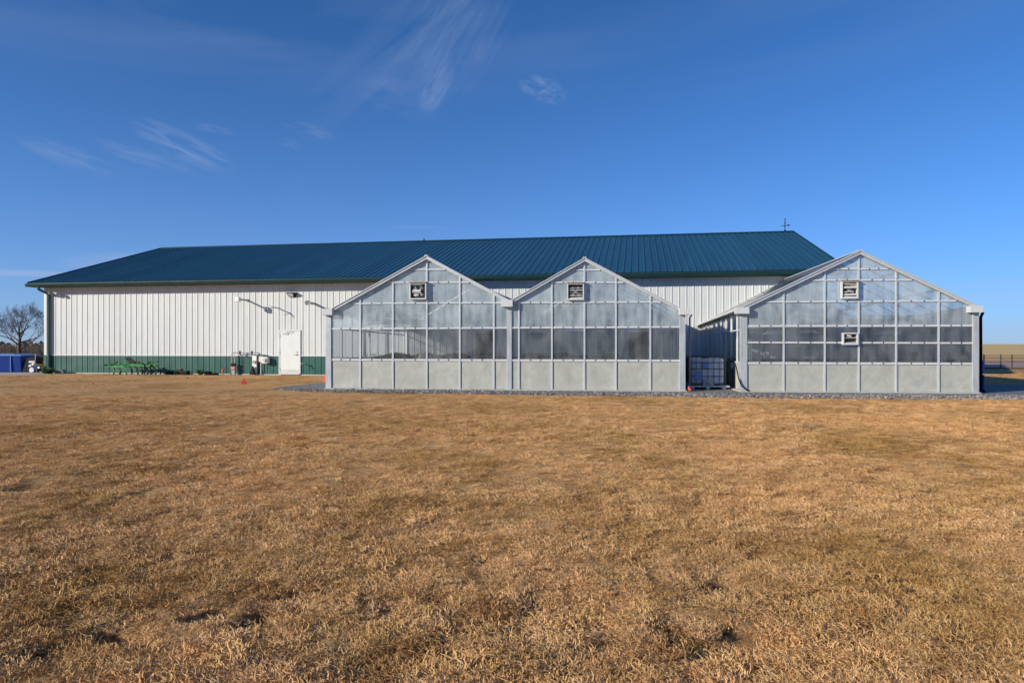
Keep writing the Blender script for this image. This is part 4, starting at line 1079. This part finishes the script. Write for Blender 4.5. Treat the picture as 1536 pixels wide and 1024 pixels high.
# near: darker thatch under real blades; farther: the field's own mix
sep = N.new('ShaderNodeSeparateXYZ'); L.new(pos, sep.inputs[0])
mr = N.new('ShaderNodeMapRange'); mr.inputs[1].default_value = 60; mr.inputs[2].default_value = 110; L.new(sep.outputs['Y'], mr.inputs[0])
fieldc = ramp(N, L, n4, [(.3, (.55, .38, .16)), (.5, (.74, .52, .22)), (.7, (.84, .62, .28))])
col = mixc(N, L, mr.outputs[0], col, fieldc)
L.new(col, bs.inputs['Base Color'])
bp_ = N.new('ShaderNodeBump'); bp_.inputs['Distance'].default_value = .03; L.new(n3, bp_.inputs['Height']); L.new(bp_.outputs[0], bs.inputs['Normal'])
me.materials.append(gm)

# flat sheets: gravel, pad, bare strip
def sheet(name, pts, z, m, label, jag=0):
    mb_ = MB(); mb_.poly([(x, y, z) for x, y in pts]); o = mb_.build(name, m); tag(o, label, name.replace('_', ' '), kind='structure'); return o
gr = bpy.data.materials.new('grey_gravel'); gr.use_nodes = True
N, L = gr.node_tree.nodes, gr.node_tree.links; bs = N['Principled BSDF']; bs.inputs['Roughness'].default_value = .9
geo = N.new('ShaderNodeNewGeometry'); pos = geo.outputs['Position']
vo = N.new('ShaderNodeTexVoronoi'); vo.inputs['Scale'].default_value = 26; L.new(pos, vo.inputs[0])
n5 = noise(N, L, pos, 9, 6, .8); n6 = noise(N, L, pos, .9, 4)
cg = ramp(N, L, n5, [(.34, (.06, .055, .055)), (.5, (.17, .16, .155)), (.68, (.44, .42, .40))])
cv = N.new('ShaderNodeSeparateColor'); L.new(vo.outputs['Color'], cv.inputs[0])
cg = mixc(N, L, .55, cg, ramp(N, L, cv.outputs[0], [(0, (.07, .07, .075)), (.6, (.22, .21, .22)), (1, (.5, .48, .47))]))
L.new(cg, bs.inputs['Base Color'])
b2 = N.new('ShaderNodeBump'); b2.inputs['Distance'].default_value = .02; L.new(vo.outputs['Distance'], b2.inputs['Height']); L.new(b2.outputs[0], bs.inputs['Normal'])
edge_px = [(405, 583.2), (440, 585.6), (490, 587.2), (560, 588.6), (700, 590.2), (850, 592.2), (1000, 594.2), (1150, 596.2), (1300, 597.4), (1460, 598.2), (1560, 598.8), (1640, 599.5)]
back_px = [(1700, 578.5), (1560, 577.5), (1500, 577), (1470, 576)]
fr_pts = []
for k in range(len(edge_px) - 1):
    for u in np.linspace(0, 1, 14, endpoint=False):
        px = lerp(edge_px[k][0], edge_px[k + 1][0], u); py = lerp(edge_px[k][1], edge_px[k + 1][1], u) + random.uniform(-.5, .5)
        fr_pts.append(gp(px, py))
bk = [gp(*q) for q in back_px] + [G.world(G.lx(1464), 8), G.world(G.lx(495), 8), G.world(G.lx(489), 4.2)] + [gp(478, 574), gp(462, 576.2), gp(440, 578.2), gp(415, 581.2)]
gravel_poly = fr_pts + bk
sheet('gravel', gravel_poly, .006, gr, 'grey gravel strip along the greenhouse fronts')
def inside(px_, py_, poly):
    x = px_; y = py_; c = np.zeros(x.shape, bool); n_ = len(poly); j = n_ - 1
    for i in range(n_):
        xi, yi = poly[i]; xj, yj = poly[j]
        c ^= ((yi > y) != (yj > y)) & (x < (xj - xi) * (y - yi) / (yj - yi + 1e-12) + xi); j = i
    return c
pad_poly = [gp(-200, 564.5), gp(40, 563), gp(76, 561.3), (X(76, 39), 39), (X(-300, 39), 39)]
sheet('concrete_pad', pad_poly, .008, M['pad'], 'pale concrete pad left of the barn')
soil = mat('bare_soil', (.40, .25, .20), .95, var=.15, vscale=.5, bump=.03, bscale=3)
sheet('bare_soil', [(X(1380, 44), 43.2), (X(1700, 44), 43.2), (X(1900, 62), 62), (X(1380, 62), 62)], .01, soil, 'reddish bare soil strip beyond the fence')
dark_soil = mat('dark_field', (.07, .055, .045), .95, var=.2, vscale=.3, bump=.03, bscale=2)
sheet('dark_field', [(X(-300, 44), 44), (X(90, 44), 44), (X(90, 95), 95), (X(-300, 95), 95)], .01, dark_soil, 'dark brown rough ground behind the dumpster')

# ------------------------------------------------------------------ grass: tufts of real blades
tuft_col = bpy.data.collections.new('grass_tufts')
def blade_mat(name, stops):
    m = bpy.data.materials.new(name); m.use_nodes = True
    N, L = m.node_tree.nodes, m.node_tree.links; b = N['Principled BSDF']; b.inputs['Roughness'].default_value = .75; b.inputs['Specular IOR Level'].default_value = .2
    geo = N.new('ShaderNodeNewGeometry'); oi = N.new('ShaderNodeObjectInfo'); pos = geo.outputs['Position']
    n1, n2 = straw_patches(N, L, pos)
    rp = geo.outputs['Random Per Island']
    ad = N.new('ShaderNodeMath'); ad.operation = 'MULTIPLY_ADD'; ad.inputs[1].default_value = .6; L.new(rp, ad.inputs[0])
    mu = N.new('ShaderNodeMath'); mu.operation = 'MULTIPLY'; mu.inputs[1].default_value = .4; L.new(oi.outputs['Random'], mu.inputs[0]); L.new(mu.outputs[0], ad.inputs[2])
    c1 = ramp(N, L, ad.outputs[0], stops)
    c2 = ramp(N, L, n2, [(.30, (.66, .58, .49)), (.5, (.95, .94, .92)), (.68, (1.04, 1.02, .98))])
    c3 = ramp(N, L, n1, [(.36, (.76, .73, .58)), (.5, (.98, .98, .97)), (.66, (1.10, 1.02, .96))])
    c = mixc(N, L, 1.0, mixc(N, L, 1.0, c1, c2, 'MULTIPLY'), c3, 'MULTIPLY')
    L.new(c, b.inputs['Base Color'])
    return m
bm1 = blade_mat('straw_blades', [(0, (.40, .21, .092)), (.3, (.72, .415, .182)), (.65, (.86, .54, .26)), (1, (.90, .65, .375))])
bm2 = blade_mat('olive_blades', [(0, (.30, .18, .07)), (.4, (.62, .385, .15)), (.8, (.84, .54, .235)), (1, (.88, .61, .31))])
for ti in range(12):
    vs, fs = [], []
    comb = random.uniform(0, 6.28)
    for b_ in range(96):
        rr = .085 * math.sqrt(random.random()); a = random.uniform(0, 6.28); x, y = rr * math.cos(a), rr * math.sin(a)
        dirn = comb + random.gauss(0, 1.1); Lb = random.uniform(.012, .042); w_ = random.uniform(.0010, .0020); el = random.uniform(.0, .52)
        p = Vector((x, y, -.006)); q = len(vs); sx, sy = -math.sin(dirn) * w_, math.cos(dirn) * w_
        seg = 3; curl = random.uniform(-.8, .5)
        twist = random.gauss(0, .9)
        for s_ in range(seg + 1):
            t_ = s_ / seg; ww = 1 - .8 * t_ ** 1.5
            vs.append((p.x + sx * ww, p.y + sy * ww, p.z)); vs.append((p.x - sx * ww, p.y - sy * ww, p.z + w_ * .6))
            e = el + curl * t_ * 1.5; dn = dirn + twist * t_ * 2
            p = p + Vector((math.cos(dn) * math.cos(e), math.sin(dn) * math.cos(e), math.sin(e))) * (Lb / seg)
            if p.z < .002: p.z = .002
        for s_ in range(seg): fs.append((q + 2 * s_, q + 2 * s_ + 1, q + 2 * s_ + 3, q + 2 * s_ + 2))
    me_ = bpy.data.meshes.new('tuft'); me_.from_pydata(vs, [], fs); me_.materials.append(bm2 if ti % 4 == 3 else bm1)
    tuft_col.objects.link(bpy.data.objects.new('tuft', me_))
# placement
def scatter(y0, y1, dens):
    wid = .78 * y1 + 1.5; n = int((y1 - y0) * 2 * wid * dens)
    x = rng.uniform(-wid, wid, n); y = rng.uniform(y0, y1, n); k = np.abs(x) < .76 * y + 1.2
    return x[k], y[k]
PX, PY = [], []
for y0, y1, dn in ((2.3, 4.5, 270), (4.5, 7, 210), (7, 10, 140), (10, 15, 90), (15, 21, 55), (21, 37, 26)):
    a_, b_ = scatter(y0, y1, dn); PX.append(a_); PY.append(b_)
PX, PY = np.concatenate(PX), np.concatenate(PY)
keep = ~inside(PX + rng.normal(0, .10, len(PX)), PY + rng.normal(0, .16, len(PX)), gravel_poly) & ~inside(PX, PY, pad_poly)
bxl = (PX - B.o[0]) * B.d[0] + (PY - B.o[1]) * B.d[1]; bxx = (PX - B.o[0]) * B.r[0] + (PY - B.o[1]) * B.r[1]
keep &= ~((bxl > -.12) & (bxx > -.3) & (bxx < LB + .5))
gx = (PX - G.o[0]) * G.r[0] + (PY - G.o[1]) * G.r[1]; gy_ = (PX - G.o[0]) * G.d[0] + (PY - G.o[1]) * G.d[1]
keep &= ~((gy_ > -.2) & (gx > -.1) & (gx < G.lx(1475)) & (gy_ < 14))
thin = vnoise(PX, PY, .5, off=11) * .6 + vnoise(PX, PY, .16, off=12) * .4
pit = np.zeros_like(PX)
for px, py, rr, dp in pits: pit = np.maximum(pit, np.exp(-((PX - px) ** 2 + (PY - py) ** 2) / (rr * .85) ** 2) * min(1, dp / .045))
keep &= ~((thin < .12) & (PY < 14)) & (rng.random(len(PX)) > pit * 1.1)
PX, PY = PX[keep], PY[keep]; n = len(PX); print('tufts', n)
PZ = hgt(PX, PY)
gme = bpy.data.meshes.new('grass'); gme.vertices.add(n); gme.vertices.foreach_set('co', np.stack([PX, PY, PZ], -1).ravel())
rot = np.stack([rng.normal(0, .12, n), rng.normal(0, .12, n), rng.uniform(0, 6.283, n)], -1)
at_ = gme.attributes.new('rot', 'FLOAT_VECTOR', 'POINT'); at_.data.foreach_set('vector', rot.ravel())
scl = (.75 + .55 * vnoise(PX, PY, .8, off=14)) * rng.uniform(.75, 1.2, n) * np.where(PY > 10, 1.15, 1.0) * (1.25 - .45 * np.clip((PY - 15) / 6, 0, 1))
scl *= np.where(PY > 20, .8, 1)
at_ = gme.attributes.new('scl', 'FLOAT', 'POINT'); at_.data.foreach_set('value', scl)
grass = bpy.data.objects.new('grass', gme); COL.objects.link(grass)
tag(grass, 'short dead tan grass blades covering the lawn', 'grass', kind='stuff')
ng = bpy.data.node_groups.new('scatter_tufts', 'GeometryNodeTree')
ng.interface.new_socket('Geometry', in_out='INPUT', socket_type='NodeSocketGeometry'); ng.interface.new_socket('Geometry', in_out='OUTPUT', socket_type='NodeSocketGeometry')
N, L = ng.nodes, ng.links
gi, go = N.new('NodeGroupInput'), N.new('NodeGroupOutput'); iop = N.new('GeometryNodeInstanceOnPoints'); ci = N.new('GeometryNodeCollectionInfo')
ci.inputs['Collection'].default_value = tuft_col; ci.inputs['Separate Children'].default_value = True; ci.inputs['Reset Children'].default_value = True
iop.inputs['Pick Instance'].default_value = True
ar = N.new('GeometryNodeInputNamedAttribute'); ar.data_type = 'FLOAT_VECTOR'; ar.inputs['Name'].default_value = 'rot'
asx = N.new('GeometryNodeInputNamedAttribute'); asx.data_type = 'FLOAT'; asx.inputs['Name'].default_value = 'scl'
ri = N.new('FunctionNodeRandomValue'); ri.data_type = 'INT'; ri.inputs[4].default_value = 0; ri.inputs[5].default_value = 11
L.new(gi.outputs[0], iop.inputs['Points']); L.new(ci.outputs[0], iop.inputs['Instance']); L.new(ar.outputs[0], iop.inputs['Rotation']); L.new(asx.outputs[0], iop.inputs['Scale'])
L.new(ri.outputs[2], iop.inputs['Instance Index']); L.new(iop.outputs[0], go.inputs[0])
md = grass.modifiers.new('scatter', 'NODES'); md.node_group = ng

# gravel stones
mst = MB(); random.seed(4)
for i in range(9000):
    px = random.uniform(420, 1560); e = np.interp(px, [q[0] for q in edge_px], [q[1] for q in edge_px]); top = e - (5 if px > 500 else 2.5)
    py = random.uniform(top, e + .5)
    x, y = gp(px, py); q = G.inv(x, y)
    if q[1] > -.12 and 0 < q[0] < G.lx(1468): continue
    s_ = random.uniform(.010, .032); a = random.uniform(0, 3)
    ca, sa = math.cos(a) * s_, math.sin(a) * s_
    mst.hexa([(x - ca, y - sa, .003), (x + sa, y - ca, .003), (x + ca, y + sa, .003), (x - sa, y + ca, .003), (x - ca * .6, y - sa * .5, .006 + s_), (x + sa * .6, y - ca * .6, .006 + s_ * .8), (x + ca * .5, y + sa * .6, .006 + s_ * .9), (x - sa * .6, y + ca * .6, .006 + s_)], random.choice((0, 0, 1, 2)))
o = mst.build('gravel_stones', [M['stone'], mat('pale_stone', (.36, .34, .32), .8, var=.2), mat('dark_stone', (.07, .065, .07), .8, var=.2)]); tag(o, 'loose grey stones on the gravel strip', 'gravel', kind='stuff')

# ------------------------------------------------------------------ sun and sky
AZ, EL = R(50), R(19)
nrm = Vector((-B.d[0], -B.d[1], 0)); rr_ = Vector((B.r[0], B.r[1], 0))
hs = nrm * math.cos(AZ) - rr_ * math.sin(AZ); to_sun = Vector((hs.x * math.cos(EL), hs.y * math.cos(EL), math.sin(EL)))
sd = bpy.data.lights.new('sun', 'SUN'); sd.energy = 3.75; sd.angle = R(.53); sd.color = (1, .915, .77)
so = bpy.data.objects.new('sun', sd); COL.objects.link(so); so.rotation_euler = to_sun.to_track_quat('Z', 'Y').to_euler(); so.location = (-20, -10, 20)
wd = bpy.data.worlds.new('World'); S.world = wd; wd.use_nodes = True
N, L = wd.node_tree.nodes, wd.node_tree.links
bg = N['Background']; sky = N.new('ShaderNodeTexSky'); sky.sky_type = 'NISHITA'; sky.sun_disc = False
sky.sun_elevation = EL; sky.sun_rotation = math.atan2(to_sun.x, to_sun.y); sky.altitude = 4500; sky.air_density = 1.0; sky.dust_density = .05; sky.ozone_density = 7.5
bg.inputs['Strength'].default_value = .12
tc = N.new('ShaderNodeTexCoord'); sp = N.new('ShaderNodeSeparateXYZ'); L.new(tc.outputs['Generated'], sp.inputs[0])
def mth(op, a, b=None, c=None):
    m = N.new('ShaderNodeMath'); m.operation = op
    for i, v in enumerate((a, b, c)):
        if v is None: continue
        if isinstance(v, (int, float)): m.inputs[i].default_value = v
        else: L.new(v, m.inputs[i])
    return m.outputs[0]
az = mth('ARCTAN2', sp.outputs[0], sp.outputs[1]); el_ = mth('ARCSINE', sp.outputs[2])
cmb = N.new('ShaderNodeCombineXYZ'); L.new(az, cmb.inputs[0]); L.new(el_, cmb.inputs[1])
def dirof(px, py):
    v = Vector(((px - CX) / F, 1, (HY - py) / F)).normalized(); return math.atan2(v.x, v.y), math.asin(v.z)
def cloud(px, py, wpx, hpx, ang, strength, nsc=(60, 12), thr=(.45, .8), w=0, hard=1.0):
    a0, e0 = dirof(px, py); ca, sa = math.cos(ang), math.sin(ang)
    dx = mth('SUBTRACT', az, a0); dy = mth('SUBTRACT', el_, e0)
    u = mth('ADD', mth('MULTIPLY', dx, ca), mth('MULTIPLY', dy, sa)); v = mth('SUBTRACT', mth('MULTIPLY', dy, ca), mth('MULTIPLY', dx, sa))
    c = N.new('ShaderNodeCombineXYZ'); L.new(u, c.inputs[0]); L.new(v, c.inputs[1]); c.inputs[2].default_value = w
    un = mth('DIVIDE', u, wpx / F); vn = mth('DIVIDE', v, hpx / F)
    r2 = mth('ADD', mth('MULTIPLY', un, un), mth('MULTIPLY', vn, vn))
    mk = mth('MAXIMUM', mth('SUBTRACT', 1.0, r2), 0.0)
    mp = N.new('ShaderNodeMapping'); mp.inputs['Scale'].default_value = (nsc[1], nsc[0], 1); L.new(c.outputs[0], mp.inputs[0])
    n = N.new('ShaderNodeTexNoise'); n.inputs['Scale'].default_value = 1; n.inputs['Detail'].default_value = 5; n.inputs['Roughness'].default_value = .52; n.inputs['Distortion'].default_value = .5
    L.new(mp.outputs[0], n.inputs[0])
    m = N.new('ShaderNodeMapRange'); m.inputs[1].default_value = thr[0]; m.inputs[2].default_value = thr[1]; L.new(n.outputs[0], m.inputs[0])
    return mth('MULTIPLY', mth('MULTIPLY', m.outputs[0], mk), strength)
cl = [cloud(690, 50, 130, 70, R(58), .15, (90, 14), (.36, .8), 1), cloud(655, 128, 45, 22, R(60), .26, (90, 25), (.35, .7), 2), cloud(600, 150, 70, 30, R(-10), .15, (70, 15), (.4, .8), 3),
      cloud(816, 136, 42, 20, R(-18), .5, (110, 45), (.42, .85), 4), cloud(275, 220, 75, 22, R(-20), .36, (110, 18), (.38, .75), 5), cloud(105, 235, 62, 16, R(-14), .28, (110, 18), (.38, .75), 6),
      cloud(220, 237, 70, 12, R(-12), .25, (110, 18), (.35, .75), 7), cloud(320, 194, 30, 7, R(-6), .25, (120, 25), (.38, .8), 8), cloud(465, 197, 45, 12, R(-12), .25, (110, 35), (.42, .85), 9), cloud(435, 216, 20, 9, R(-12), .2, (110, 35), (.42, .85), 19),
      cloud(160, 392, 60, 14, R(6), .45, (70, 12), (.3, .65), 10), cloud(40, 410, 90, 5, R(1), .45, (60, 4), (.1, .5), 11), cloud(1440, 440, 200, 30, R(1), .35, (90, 5), (.35, .75), 12), cloud(1500, 500, 260, 22, R(0), .35, (90, 5), (.35, .7), 13),
      cloud(630, 341, 55, 3, R(0), .12, (60, 6), (.1, .6), 14), cloud(924, 227, 22, 8, R(0), .05, (80, 30), (.4, .8), 15), cloud(300, 30, 700, 110, R(2), .10, (16, 2.5), (.4, .7), 16), cloud(1150, 40, 500, 110, R(3), .06, (16, 2.5), (.4, .7), 17),
      cloud(650, 30, 260, 60, R(40), .14, (40, 7), (.38, .75), 18)]
tot = cl[0]
for c in cl[1:]: tot = mth('ADD', tot, c)
tot = mth('MINIMUM', tot, .9)
hs_ = N.new('ShaderNodeHueSaturation'); hs_.inputs['Saturation'].default_value = 1.06; hs_.inputs['Hue'].default_value = .497; L.new(sky.outputs[0], hs_.inputs['Color'])
hz = mth('MULTIPLY', mth('EXPONENT', mth('MULTIPLY', mth('MAXIMUM', el_, 0.0), -7.5)), .80)
hm = N.new('ShaderNodeMix'); hm.data_type = 'RGBA'; L.new(hz, hm.inputs[0]); L.new(hs_.outputs[0], hm.inputs[6]); hm.inputs[7].default_value = (1.75, 2.25, 3.3, 1)
mxs = N.new('ShaderNodeMix'); mxs.data_type = 'RGBA'; L.new(tot, mxs.inputs[0]); L.new(hm.outputs[2], mxs.inputs[6]); mxs.inputs[7].default_value = (2.5, 3.0, 4.4, 1)
L.new(mxs.outputs[2], bg.inputs['Color'])

# ------------------------------------------------------------------ camera and output
cd = bpy.data.cameras.new('camera'); co = bpy.data.objects.new('camera', cd); COL.objects.link(co); S.camera = co
co.location = (0, 0, EYE); co.rotation_euler = (R(90), 0, 0)
cd.sensor_width = 36; cd.lens = F / 1536 * 36; cd.shift_y = (HY - 512) / 1536; cd.clip_end = 6000; cd.clip_start = .05
S.view_settings.view_transform = 'Standard'; S.view_settings.look = 'None'; S.view_settings.gamma = 1; S.view_settings.exposure = .45
S.render.engine = 'CYCLES'
S.cycles.max_bounces = 6; S.cycles.diffuse_bounces = 3; S.cycles.glossy_bounces = 3; S.cycles.transparent_max_bounces = 24; S.cycles.transmission_bounces = 4
S.cycles.use_denoising = True; S.cycles.denoising_prefilter = 'ACCURATE'; S.cycles.use_adaptive_sampling = True; S.cycles.adaptive_threshold = .02
